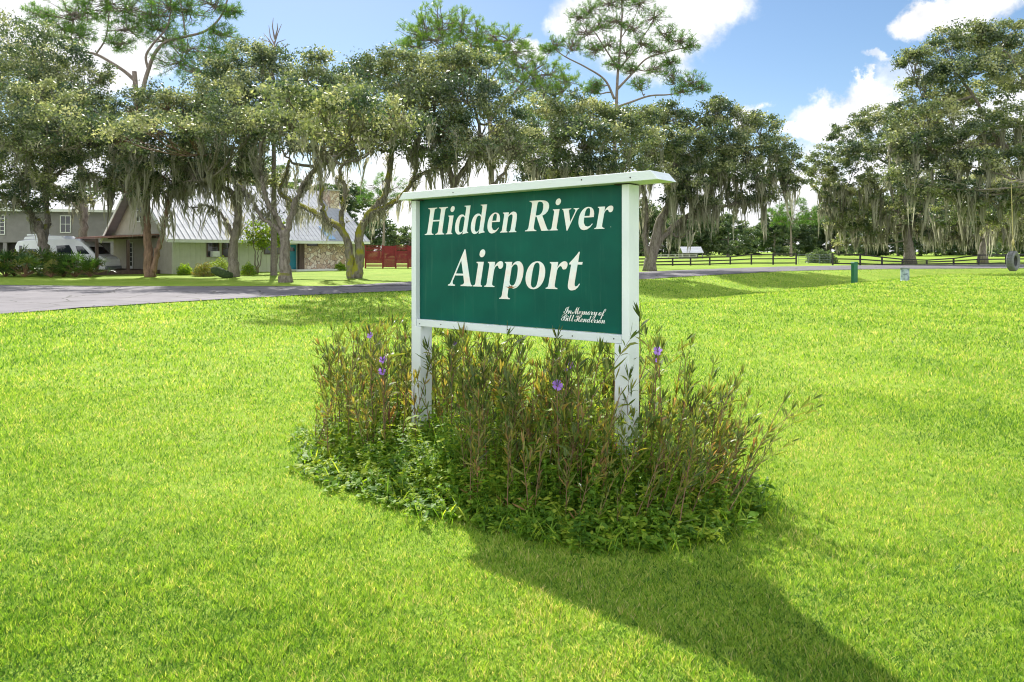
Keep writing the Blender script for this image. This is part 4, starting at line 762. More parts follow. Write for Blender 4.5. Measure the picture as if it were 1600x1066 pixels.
def build_sign():
    white = solid('weathered_white_paint', (.71, .75, .79), (.60, .64, .68), scale=2.2, rough=.5, bump=.25, bscale=9, stretch=(1, 1, .35), dirt=((.16, .15, .11), 9.0, .70))
    rail_w = solid('white_painted_board', (.71, .75, .79), (.62, .66, .70), scale=3, rough=.5, bump=.25, bscale=14, stretch=(.2, 1, 1), dirt=((.18, .17, .12), 14.0, .72))
    green, nt, out = mat('green_sign_face')
    b = N(nt, 'ShaderNodeBsdfPrincipled')
    b.inputs['Roughness'].default_value = .38
    b.inputs['Specular IOR Level'].default_value = .15
    tc = N(nt, 'ShaderNodeTexCoord')
    n1 = N(nt, 'ShaderNodeTexNoise', i_Scale=2.5, i_Detail=4.0)
    L(nt, tc.outputs['Object'], n1.inputs['Vector'])
    col = ramp(nt, n1.outputs['Fac'], [(.3, (.001, .066, .053)), (.7, (.002, .098, .072))])
    vo = N(nt, 'ShaderNodeTexVoronoi', i_Scale=5.5)
    L(nt, tc.outputs['Object'], vo.inputs['Vector'])
    spot = mathn(nt, 'LESS_THAN', vo.outputs['Distance'], .028)
    n2 = N(nt, 'ShaderNodeTexNoise', i_Scale=1.7)
    L(nt, tc.outputs['Object'], n2.inputs['Vector'])
    spot = mathn(nt, 'MULTIPLY', spot, mathn(nt, 'GREATER_THAN', n2.outputs['Fac'], .48))
    mx = N(nt, 'ShaderNodeMix', data_type='RGBA')
    L(nt, spot, mx.inputs['Factor'])
    L(nt, col, mx.inputs['A'])
    mx.inputs['B'].default_value = (.25, .38, .34, 1)
    st = N(nt, 'ShaderNodeMapping')
    st.inputs['Scale'].default_value = (14, 1, .8)
    L(nt, tc.outputs['Object'], st.inputs['Vector'])
    n4 = N(nt, 'ShaderNodeTexNoise', i_Scale=1.3, i_Detail=5.0, i_Roughness=.7)
    L(nt, st.outputs[0], n4.inputs['Vector'])
    sm = N(nt, 'ShaderNodeMapRange')
    sm.inputs['From Min'].default_value = .55
    sm.inputs['From Max'].default_value = .8
    sm.inputs['To Max'].default_value = .22
    L(nt, n4.outputs['Fac'], sm.inputs['Value'])
    mx2 = N(nt, 'ShaderNodeMix', data_type='RGBA')
    L(nt, sm.outputs[0], mx2.inputs['Factor'])
    L(nt, mx.outputs['Result'], mx2.inputs['A'])
    mx2.inputs['B'].default_value = (.10, .22, .17, 1)
    L(nt, mx2.outputs['Result'], b.inputs['Base Color'])
    L(nt, b.outputs[0], out.inputs[0])
    letter, nt, out = mat('white_lettering')
    b = N(nt, 'ShaderNodeBsdfPrincipled')
    b.inputs['Roughness'].default_value = .42
    tc = N(nt, 'ShaderNodeTexCoord')
    n1 = N(nt, 'ShaderNodeTexNoise', i_Scale=9.0, i_Detail=2.0)
    L(nt, tc.outputs['Object'], n1.inputs['Vector'])
    L(nt, ramp(nt, n1.outputs['Fac'], [(.38, (.70, .76, .80)), (.5, (.80, .79, .80)), (.62, (.80, .72, .72))]), b.inputs['Base Color'])  # pinkish patches are reflections painted into the white
    L(nt, b.outputs[0], out.inputs[0])

    root = empty('airport_sign', (PL[0] * SK, PL[1] * SK, CAMZ * (1 - SK)), SA)
    root.scale = (SK,) * 3
    tag(root, 'large green wooden airport sign with white lettering between two white posts', 'sign')
    tilt = -.0081
    zb = 1.064
    # posts, each with a notch that takes the board
    for x0, inner in ((-.065, 1), (2.31, -1)):
        x1 = x0 + .132
        xm = 0.0 if inner > 0 else 2.376
        # plan outline below the notch, and above it
        zt = 2.262 + .0081 * max(x0, 0)
        zn = zb - .072 + .0081 * max(x0, 0)
        m = MB()
        m.box(x0, x1, -.07, .09, -.7, zn)
        if inner > 0:
            poly = [(x0, -.07), (xm, -.07), (xm, .0), (x1, .0), (x1, .09), (x0, .09)]
        else:
            poly = [(x0, .0), (xm, .0), (xm, -.07), (x1, -.07), (x1, .09), (x0, .09)]
        m.prism(poly, 'z', zn, zt)
        p = m.build('post', white, root, bevel=.003)
    # a dark gap line and bolts
    panel = MB().box(.002, 2.374, -.016, -.002, 0, 1.215).build('panel', green, root)
    panel.location = (0, 0, zb)
    panel.rotation_euler = (0, tilt, 0)
    rail = MB().box(.006, 2.371, -.064, -.003, -.070, -.002).build('bottom_rail', rail_w, root, bevel=.004)
    rail.location = (0, 0, zb)
    rail.rotation_euler = (0, tilt, 0)
    cap = MB()
    cap.prism([(-.17, 0), (2.74, 0), (2.675, .072), (-.105, .072)], 'y', -.15, .15)
    cap = cap.build('cap_board', rail_w, root, bevel=.004)
    cap.location = (0, 0, 2.264)
    cap.rotation_euler = (0, tilt, 0)
    dk = solid('dark_joint', (.03, .028, .02), rough=.9)
    for x0, x1 in ((-.066, .067), (2.309, 2.443)):
        MB().box(x0, x1, -.072, .092, 2.254 + .0081 * x0, 2.2618 + .0081 * x0).build('joint', dk, root)
    dark = solid('rusty_nail', (.05, .035, .03), rough=.8)
    for par, yy, pts in ((rail, -.0665, ((.35, -.035), (1.2, -.03), (1.9, -.04), (2.3, -.035), (.05, -.045))), (cap, -.153, ((.6, .03), (2.05, .045), (2.5, .03)))):
        for x, z in pts:
            MB().lathe([(.0001, yy), (.006, yy), (.006, yy + .003)], 8, (x, 0, z), 'y').build('nail', dark, par)
    chip = solid('bare_wood_chip', (.34, .17, .07), (.20, .09, .04), scale=30, rough=.9)
    MB().prism([(1.135, .352), (1.175, .338), (1.215, .340), (1.27, .356), (1.225, .352), (1.205, .362), (1.18, .350)], 'y', -.0201, -.0190).build('paint_chip', chip, panel)
    holder = panel
    for key, nm, x, z, sx, sz, lb in (
            ('hidden', 'lettering', .079 - .0087, .842, .378, .398, 'white slanted serif lettering reading Hidden'),
            ('river', 'lettering', 1.364 - .0087, .846, .3805, .398, 'white slanted serif lettering reading River'),
            ('airport', 'lettering', .401 + .006, .342, .481, .510, 'white slanted serif lettering reading Airport'),
            ('memory', 'lettering', 1.775, .138, .0815, .096, 'small white script line reading In Memory of'),
            ('bill', 'lettering', 1.748, .076, .0760, .096, 'small white script line with a name')):
        o = lettering(nm, key, holder, x, z, sx, sz, letter, lb)
        o.location[1] = -.0175
    return root


build_sign()


# ------------------------------------------------------------------ lawn
def blades(n, d0, d1, seed, h0=.045, margin=1.16, wmul=1.0):
    r = np.random.default_rng(seed)
    u = r.random(n)
    D = np.exp(np.log(d0) + u * (np.log(d1) - np.log(d0)))
    half = 800 / F * margin
    X = (r.random(n) * 2 - 1) * half * D
    # depth jitter breaks up the sampling; density falls as 1/D^2 => same on screen
    x, y = X, D
    keep = near_dist(x, y) > .12
    su, sv = to_sign(x, y)
    keep &= ~(in_poly(su, sv, BED * np.array([.96, .93])) & (r.random(n) < .85))
    return x[keep], y[keep], r


def blade_mesh(x, y, r, h0, w0):
    n = len(x)
    D = np.hypot(x, y)
    k = np.maximum(1, D / 5.5)
    # clumpy height
    cl = .5 + .5 * np.sin(x * 3.1 + 2 * np.sin(y * 2.3)) * np.sin(y * 3.7 + 1.5 * np.sin(x * 1.9))
    h = h0 * (.55 + .9 * r.random(n)) * (.8 + .35 * cl) * np.minimum(k, 4) ** .4
    w = w0 * (.6 + .8 * r.random(n)) * np.minimum(k, 7)
    a = r.random(n) * 2 * np.pi
    lean = h * (.25 + .9 * r.random(n))
    b = r.random(n) * 2 * np.pi
    z = ground(x, y)
    base = np.stack([x, y, z - .004], 1)
    wx = np.stack([np.cos(a), np.sin(a), 0 * a], 1) * w[:, None] / 2
    ld = np.stack([np.cos(b), np.sin(b), 0 * b], 1) * lean[:, None]
    up = np.stack([0 * h, 0 * h, h], 1)
    mid = base + up * .55 + ld * .28
    tip = base + up + ld
    V = np.stack([base - wx, base + wx, mid + wx * .8, mid - wx * .8, tip], 1).reshape(-1, 3)
    i = np.arange(n)[:, None] * 5
    Q = i + np.array([[0, 1, 2, 3]])
    T = i + np.array([[3, 2, 4]])
    patch = .5 + .25 * np.sin(x * .55 + 1) * np.sin(y * .42) + .25 * np.sin(x * 1.7 + y * .6)
    wx_ = .8 * x + .6 * y + .13 * np.sin(y * 5.1) + .09 * np.sin(x * 7.3)
    wy_ = .8 * y - .6 * x + .12 * np.sin(x * 4.7 + 1) + .08 * np.sin(y * 8.1)
    kk = 2 ** np.floor(np.log2(k) + r.random(n) * .9)
    gx, gy = np.floor(wx_ / (.09 * kk)).astype(int), np.floor(wy_ / (.09 * kk)).astype(int)
    tuft = ((gx * 73856093) ^ (gy * 19349663)) % 997 / 997.0
    h2 = h * (.72 + .5 * tuft)
    up = np.stack([0 * h, 0 * h, h2], 1)
    mid = base + up * .55 + ld * .28
    tip = base + up + ld
    V = np.stack([base - wx, base + wx, mid + wx * .8, mid - wx * .8, tip], 1).reshape(-1, 3)
    t = np.clip(.42 + .2 * (patch - .5) + .32 * (tuft - .5) + r.normal(0, .29, n) + (r.random(n) < .02 + .16 * np.clip(np.sin(x * 2.3 + 1.7 * np.sin(y * 1.9)) * np.sin(y * 2.9 + 2 * np.sin(x * 1.3)) - .35, 0, 1)) * .5, 0, 1)
    return V, Q, T, np.repeat(t, 5)


def build_lawn():
    Vs, Qs, Ts, ts = [], [], [], []
    off = 0
    for n, d0, d1, seed, h0, w0 in ((380000, 2.5, 9, 1, .027, .0046), (340000, 9, 55, 2, .034, .0050), (50000, 55, 95, 4, .036, .0055)):
        x, y, r = blades(n, d0, d1, seed, margin=1.16 if d0 < 5 else 1.42)
        V, Q, T, t = blade_mesh(x, y, r, h0, w0)
        Vs.append(V)
        Qs.append(Q + off)
        Ts.append(T + off)
        ts.append(t)
        off += len(V)
    # sparse margins outside the frame keep the lawn whole from a step aside
    x = rng.uniform(-9, 9, 290000)
    y = rng.uniform(.2, 9, 290000)
    k = (np.abs(x) > .80 * y) & (near_dist(x, y) > .1)
    V, Q, T, t = blade_mesh(x[k], y[k], rng, .034, .0085)
    Vs.append(V); Qs.append(Q + off); Ts.append(T + off); ts.append(t)
    o = np_mesh('grass', np.vstack(Vs), [np.vstack(Qs), np.vstack(Ts)], M['blade'], tint=np.concatenate(ts))
    tag(o, 'short bright green mown grass covering the whole lawn', 'grass', kind='stuff')


build_lawn()


# ------------------------------------------------------------------ flower bed
def lance(P, d, side, ln, w, droop, n):
    """n lance-shaped leaves; returns V (n*6,3), quads, tris"""
    up = np.array([0, 0, 1.])
    V = np.zeros((n, 6, 3))
    c1 = P + d * (ln * .38)[:, None] - up * (droop * .12)[:, None]
    c2 = P + d * (ln * .72)[:, None] - up * (droop * .45)[:, None]
    tip = P + d * ln[:, None] - up * droop[:, None]
    s = side * (w / 2)[:, None]
    V[:, 0] = P
    V[:, 1] = c1 - s
    V[:, 2] = c1 + s
    V[:, 3] = c2 + s * .8
    V[:, 4] = c2 - s * .8
    V[:, 5] = tip
    i = np.arange(n)[:, None] * 6
    Q = i + np.array([[1, 2, 3, 4]])
    T = np.vstack([i + np.array([[0, 2, 1]]), i + np.array([[4, 3, 5]])])
    return V.reshape(-1, 3), Q, T


def norm(a):
    return a / (np.linalg.norm(a, axis=-1, keepdims=True) + 1e-9)


def petunia_plant(seed, h, lean=(0, 0), brown=.4, nbr=2):
    r = np.random.default_rng(seed)
    st, lv = [], []

    def axis(p0, d0, ln, r0, leafless):
        n = max(5, int(ln / .07))
        t = np.linspace(0, 1, n)
        wob = r.normal(0, .007, (n, 3)).cumsum(0) * .6
        P = p0 + d0 * (t * ln)[:, None] + wob * t[:, None] + np.array([0, 0, 1.]) * (t ** 2 * ln * .12)[:, None]
        st.append((P, r0 * (1 - .6 * t)))
        k = int(ln * (1 - leafless) / .058)
        tt = np.sort(leafless + (1 - leafless) * r.random(k) ** .9) if k else np.array([])
        for q in tt:
            i = q * (n - 1)
            i0 = int(min(i, n - 2))
            p = P[i0] + (P[i0 + 1] - P[i0]) * (i - i0)
            ax = norm(P[i0 + 1] - P[i0])
            a = r.random() * 6.28
            for s in (0, math.pi):
                if r.random() < .14:
                    continue
                rad = np.array([math.cos(a + s), math.sin(a + s), 0])
                el = r.uniform(.55, 1.25)
                d = norm(rad * math.cos(el) + ax * math.sin(el))
                top = q > .75
                ln_ = r.uniform(.09, .15) if top else r.uniform(.10, .19)
                tn = np.clip(r.normal(brown + .25 * (1 - q), .22), 0, 1)
                lv.append((p, d, norm(np.cross(d, rad + .3 * r.normal(size=3))), ln_, r.uniform(.013, .022), ln_ * r.uniform(-.2, .5), tn))
        # the terminal whorl
        for a in r.random(7) * 6.28:
            rad = np.array([math.cos(a), math.sin(a), 0])
            d = norm(rad * .38 + norm(P[-1] - P[-2]))
            lv.append((P[-1], d, norm(np.cross(d, rad)), r.uniform(.08, .14), r.uniform(.010, .016), 0, np.clip(r.normal(brown, .2), 0, 1)))
        return P
    d0 = norm(np.array([lean[0] + r.normal(0, .05), lean[1] + r.normal(0, .05), 1.]))
    P = axis(np.zeros(3), d0, h, .0064, .10)
    for _ in range(nbr):
        i = int(len(P) * r.uniform(.35, .8))
        a = r.random() * 6.28
        d = norm(np.array([math.cos(a) * .42 + lean[0], math.sin(a) * .42 + lean[1], 1.]))
        axis(P[i], d, h * r.uniform(.22, .45), .0028, .12)
    SV, SQ, n = [], [], 0
    for P_, r_ in st:
        V, Q = tube(P_, r_, 4)
        SV.append(V)
        SQ.append(Q + n)
        n += len(V)
    lv = [l for l in lv]
    A = [np.array([l[i] for l in lv]) for i in range(7)]
    V, Q, T = lance(A[0], A[1], A[2], A[3], A[4], A[5], len(lv))
    return (np.vstack(SV), np.vstack(SQ)), (V, Q, T, np.repeat(A[6], 6)), P[-1]


def me_of(o):
    me = o.data
    bpy.data.objects.remove(o)
    return me


def flower_mesh(seed, s=.028):
    """five ruffled petals round a throat, facing +Z"""
    r = np.random.default_rng(seed)
    V, Q, T, t = [], [], [], []
    for k in range(5):
        a = k * 2 * math.pi / 5 + r.normal(0, .06)
        n = len(V)
        c = np.array([math.cos(a), math.sin(a), 0])
        p = np.array([-c[1], c[0], 0])
        z = np.array([0, 0, 1.])
        V += [c * s * .12 - z * s * .35, c * s * .5 + p * s * .36 + z * s * r.uniform(-.1, .1), c * s * .5 - p * s * .36 + z * s * r.uniform(-.1, .1),
              c * s * 1.05 + p * s * .5 + z * s * r.uniform(-.25, .15), c * s * 1.0 - p * s * .5 + z * s * r.uniform(-.25, .15), c * s * 1.12 + z * s * r.uniform(-.3, .2)]
        Q += [[n + 1, n + 3, n + 5, n + 4], [n + 1, n + 4, n + 2, n + 0]]
        t += [r.uniform(0, .4), .4, .5, .8, .8, 1]
    # throat tube
    tv, tq = tube(np.array([[0, 0, -s * 1.2], [0, 0, -s * .5], [0, 0, -s * .15]]), [s * .09, s * .14, s * .3], 6)
    n = len(V)
    return np.vstack([np.array(V), tv]), [np.vstack([np.array(Q), tq + n])], np.concatenate([t, np.full(len(tv), .1)])


def build_petunias():
    protos = []
    specs = [(11, .95, .25, 2), (12, .8, .45, 3), (13, 1.0, .35, 2), (14, .7, .5, 1), (15, .88, .3, 3), (16, .62, .6, 2), (17, .75, .25, 2), (18, .92, .55, 3), (19, .55, .4, 1), (20, .84, .4, 2), (21, .98, .3, 1), (22, .68, .7, 2)]
    for sd_, h, br, nb in specs:
        S, Lf, top = petunia_plant(sd_, h, brown=br, nbr=nb)
        a = me_of(np_mesh('stem', S[0], [S[1]], M['stem'], smooth=True))
        b = me_of(np_mesh('leaves', Lf[0], [Lf[1], Lf[2]], M['ruellia'], tint=Lf[3]))
        protos.append((a, b, top, h))
    r = np.random.default_rng(5)

    def place(x, y, me, rz, sc_, tx, ty, label, group):
        root = empty('wild_petunia', (x, y, float(ground(np.array([x]), np.array([y]))[0]) - .01))
        root.rotation_euler = (tx, ty, rz)
        root.scale = (sc_,) * 3
        for nm, d in (('stem', me[0]), ('leaves', me[1])):
            o = bpy.data.objects.new(nm, d)
            link(o, root)
        tag(root, label, 'plant', group)
        return root
    zones = [
        (lambda u, v: u < .6, 'narrow-leaved wild petunia stalk at the left end of the bed, outside the left post', 'petunia stalks outside the left post'),
        (lambda u, v: v > -.5 and u < 2.9, 'narrow-leaved wild petunia stalk behind the sign, seen beneath the green board', 'petunia stalks behind the sign'),
        (lambda u, v: u > 3.0, 'bronze wild petunia stalk leaning out of the right end of the bed', 'petunia stalks at the right end of the bed'),
        (lambda u, v: u > 2.1, 'tall bronze wild petunia stalk in front of the right white post', 'petunia stalks in front of the right post'),
        (lambda u, v: True, 'wild petunia stalk in front of the middle of the green board', 'petunia stalks before the middle of the sign')]
    n = 0
    tries = 0
    while n < 330 and tries < 20000:
        tries += 1
        u, v = r.uniform(-.75, 3.5), r.uniform(-1.6, .5)
        if not in_poly(np.array([u]), np.array([v]), BED * np.array([.98, .93]))[0]:
            continue
        front = -.8 - .95 * float(sstep(.8, 2.6, u)) * 1.0
        w = 1.0 if v > front else .08
        w *= .4 + .6 * float(sstep(.9, 2.3, u)) if v < -.5 else .38
        if u > 2.7:
            w = 1.0
        if u < .7 and -1.25 < v < .3:
            w = .85
        if abs(v + .6) < .14 and (abs(u - .65) < .13 or abs(u - 2.79) < .13):
            continue
        if r.random() > w:
            continue
        x, y = to_world(u, v)
        rightness = float(sstep(2.3, 3.3, u))
        k = r.integers(len(protos))
        hs = (.98 - .25 * rightness - .12 * float(sstep(.8, -.2, u)) - .12 * float(sstep(-.9, -1.3, v))) * r.uniform(.75, 1.1)
        if v < -1.1:
            hs *= .8
        lean_x = .0 + .5 * rightness * r.uniform(.2, 1.1) - .12 * float(sstep(.2, -.7, u))
        for f, lb, gp in zones:
            if f(u, v):
                break
        hz = hs * protos[k][3]
        size = 'tall' if hz > .85 else 'short' if hz < .62 else 'middling'
        tone = 'browned' if specs[k][2] > .42 else 'olive-green'
        lb = lb.replace('wild petunia', f'{tone} {size} petunia').replace('tall bronze ', '').replace('bronze ', '').replace('narrow-leaved ', '')
        gp = f'{tone} {size} {gp}'
        # ruellia leans towards +X (photo right) at the right end: rotate about Y
        place(x, y, protos[k], 0.0, hs, r.normal(0, .09), lean_x + r.normal(0, .10), lb, gp)
        n += 1
    # the flowering stalks, one by one: flower centre in the photo and its depth
    fl = [(578, 524, 5.9, .026, 'pale purple flower at the top of the stalk left of the sign', 'wild petunia stalk with a pale purple flower, topmost one left of the left post'),
          (598, 562, 5.75, .028, None, 'wild petunia stalk with a deep purple flower left of the left post, upper of two'),
          (597, 580, 5.7, .028, None, 'wild petunia stalk with a deep purple flower left of the left post, lower of two'),
          (711, 536, 6.5, .026, None, 'wild petunia stalk with a mauve flower just under the green board near the left post'),
          (871, 602, 4.6, .032, None, 'wild petunia stalk with the largest purple flower, below the word Airport'),
          (893, 571, 4.9, .024, None, 'wild petunia stalk with a small violet flower left of the right post'),
          (884, 578, 4.95, .014, None, 'wild petunia stalk with a tiny violet bud left of the right post'),
          (1028, 548, 4.7, .028, None, 'wild petunia stalk with a pale lilac flower just right of the right post'),
          (1027, 563, 4.75, .015, None, 'wild petunia stalk with a tiny lilac bud right of the right post')]
    for i, (px, py, D, s, lb, lab) in enumerate(fl):
        c = W(px, py, D)
        h = c[2] + .04
        S, Lf, top = petunia_plant(60 + i, h * .86, brown=.3, nbr=1)
        root = empty('wild_petunia', (c[0] - top[0], c[1] - top[1], 0))
        # stretch the stalk so that its tip meets the flower
        k = (c[2]) / top[2]
        for A in (S[0], Lf[0]):
            A[:, 2] *= k
        np_mesh('stem', S[0], [S[1]], M['stem'], root, smooth=True)
        np_mesh('leaves', Lf[0], [Lf[1], Lf[2]], M['ruellia'], root, tint=Lf[3])
        V, Q, t = flower_mesh(i, s)
        f = np_mesh('flower', V, Q, M['petal'], root, tint=np.clip(t + (.35 if lb or 'pale' in lab else 0), 0, 1), smooth=True)
        f.location = (top[0], top[1], c[2])
        f.rotation_euler = (R(62 + 10 * (i % 3)), 0, R(-20 + 25 * (i % 3)))
        tag(root, lab, 'flowering plant', 'flowering petunia stalks')


build_petunias()


def build_bed_cover():
    r = np.random.default_rng(21)
    n = 8200
    u = r.uniform(-.85, 3.75, n * 2)
    v = r.uniform(-1.95, 1.0, n * 2)
    k = in_poly(u, v, BED)
    u, v = u[k][:n], v[k][:n]
    u, v = u + r.normal(0, .07, len(u)), v + r.normal(0, .07, len(v))
    n = len(u)
    # distance to the outline gives the height
    dd = np.full(n, 9.)
    for i in range(len(BED)):
        a, b = BED[i], BED[(i + 1) % len(BED)]
        e = b - a
        t = np.clip(((u - a[0]) * e[0] + (v - a[1]) * e[1]) / (e @ e), 0, 1)
        dd = np.minimum(dd, np.hypot(u - a[0] - t * e[0], v - a[1] - t * e[1]))
    lump = .5 + .5 * np.sin(u * 4.2 + 1.1 * np.sin(v * 5)) * np.sin(v * 5.1 + u)
    H = (.06 + .40 * sstep(0, .6, dd) * (.4 + .6 * lump)) * (.8 + .5 * sstep(1, 2.4, u)) * r.uniform(.6, 1.1, n) * np.where(r.random(n) < .16, r.uniform(1.3, 2.1, n), 1.0)
    x, y = to_world(u, v)
    # each sprig: a thin stem and 5-7 pairs of leaves
    m = 8
    lean = r.normal(0, .22, (n, 2))
    P0 = np.stack([x, y, np.zeros(n)], 1)
    top = P0 + np.stack([lean[:, 0] * H, lean[:, 1] * H, H], 1)
    Pl, dl, sl, ll, wl, dr, tl = [], [], [], [], [], [], []
    gt = np.clip(r.normal(.45, .22, n) + .12 * (u < 1.2), 0, 1)
    big = r.random(n) < .25
    for j in range(m):
        q = .25 + .75 * (j + r.random(n) * .6) / m
        p = P0 + (top - P0) * q[:, None]
        a = r.random(n) * 6.28
        for s in (0, np.pi):
            rad = np.stack([np.cos(a + s), np.sin(a + s), r.uniform(-.1, .7, n)], 1)
            d = norm(rad)
            Pl.append(p)
            dl.append(d)
            sl.append(norm(np.cross(d, np.array([0, 0, 1.]) + .3 * r.normal(size=(n, 3)))))
            L_ = r.uniform(.022, .055, n) * (1.15 - .3 * q) * (1 + .5 * big)
            ll.append(L_)
            wl.append(L_ * r.uniform(.38, .6, n))
            dr.append(L_ * r.uniform(0, .5, n))
            tl.append(np.clip(gt + r.normal(0, .16, n), 0, 1))
    V, Q, T = lance(np.vstack(Pl), np.vstack(dl), np.vstack(sl), np.concatenate(ll), np.concatenate(wl), np.concatenate(dr), n * m * 2)
    t = np.repeat(np.concatenate(tl), 6)
    # stems as thin blades
    w = np.stack([np.full(n, .0016), np.zeros(n), np.zeros(n)], 1)
    SV = np.stack([P0 - w, P0 + w, top + w * .5, top - w * .5], 1).reshape(-1, 3)
    SQ = np.arange(n)[:, None] * 4 + np.array([[0, 1, 2, 3]]) + len(V)
    o = np_mesh('ground_cover', np.vstack([V, SV]), [np.vstack([Q, SQ]), T], M['weed'], tint=np.concatenate([t, np.full(len(SV), .6)]))
    tag(o, 'low leafy weeds filling the bed beneath the sign', 'ground cover', kind='stuff')
    # long coarse grass round the bed's rim
    n = 2600
    e = r.integers(0, len(BED), n)
    s = r.random(n)
    A = BED[e] * (1 - s[:, None]) + BED[(e + 1) % len(BED)] * s[:, None]
    A = A * r.uniform(.86, 1.05, n)[:, None] + r.normal(0, .05, (n, 2))
    x, y = to_world(A[:, 0], A[:, 1])
    k = r.random(n) < .25 + .75 * sstep(1.3, 2.2, A[:, 0])
    x, y = x[k], y[k]
    n = len(x)
    P = np.stack([x, y, np.zeros(n)], 1)
    a = r.random(n) * 6.28
    rad = np.stack([np.cos(a), np.sin(a), r.uniform(1.2, 3.5, n)], 1)
    d = norm(rad)
    L_ = r.uniform(.08, .26, n)
    V, Q, T = lance(P, d, norm(np.cross(d, r.normal(size=(n, 3)))), L_, r.uniform(.005, .010, n), L_ * r.uniform(.1, .5, n), n)
    o = np_mesh('coarse_grass', V, [Q, T], M['weed'], tint=np.repeat(np.clip(r.normal(.5, .25, n), 0, 1), 6))
    tag(o, 'longer coarse grass fringing the flower bed', 'grass', kind='stuff')
    # small white daisies on thin stalks
    spots = [(848, 822, 4.35), (906, 758, 4.45), (1008, 771, 4.5), (994, 772, 4.55), (958, 828, 4.3), (830, 753, 4.7), (818, 748, 4.75), (733, 776, 4.9), (779, 784, 4.75), (800, 783, 4.7), (1133, 716, 4.9)]
    for i, (px, py, D) in enumerate(spots):
        c = W(px, py, D)
        root = empty('white_wildflower', (c[0], c[1], 0))
        P = np.array([[0, 0, 0], [.01, 0, c[2] * .5], [0, 0, c[2]]])
        V, Q = tube(P, [.002, .0016, .0012], 4)
        np_mesh('stem', V, [Q], M['stem'], root)
        V, Q, t = flower_mesh(90 + i, .011)
        f = np_mesh('flower', V, Q, M['white_petal'], root, tint=t)
        f.location = (0, 0, c[2])
        f.rotation_euler = (R(50), 0, R(i * 50))
        tag(root, 'tiny white wildflower on a thin stalk among the weeds at the front of the bed', 'flower', 'white wildflowers in the bed')


build_bed_cover()

# ------------------------------------------------------------------ trees
def leaf_quads(C, r, size, flat=.0, asp=.5):
    """rhombic leaves at C with random attitude"""
    n = len(C)
    a = norm(r.normal(size=(n, 3)) * np.array([1, 1, 1 - flat]))
    b = norm(np.cross(a, r.normal(size=(n, 3))))
    s = size * r.uniform(.6, 1.35, n)
    a = a * s[:, None] / 2
    b = b * (s * asp)[:, None] / 2
    V = np.stack([C - a, C + b - a * .1, C + a, C - b - a * .1], 1).reshape(-1, 3)
    return V, np.arange(n)[:, None] * 4 + np.array([[0, 1, 2, 3]])


def smooth_path(P, n):
    return resample(np.asarray(P, float), n)


def limb_px(pts, D, r0, r1):
    """a limb given as (px, py, depth offset) in the photo"""
    P = np.array([W(p[0], p[1], D + (p[2] if len(p) > 2 else 0)) for p in pts])
    n = max(8, len(pts) * 5)
    C = smooth_path(P, n)
    t = np.linspace(0, 1, n)
    return C, r0 + (r1 - r0) * t ** .8


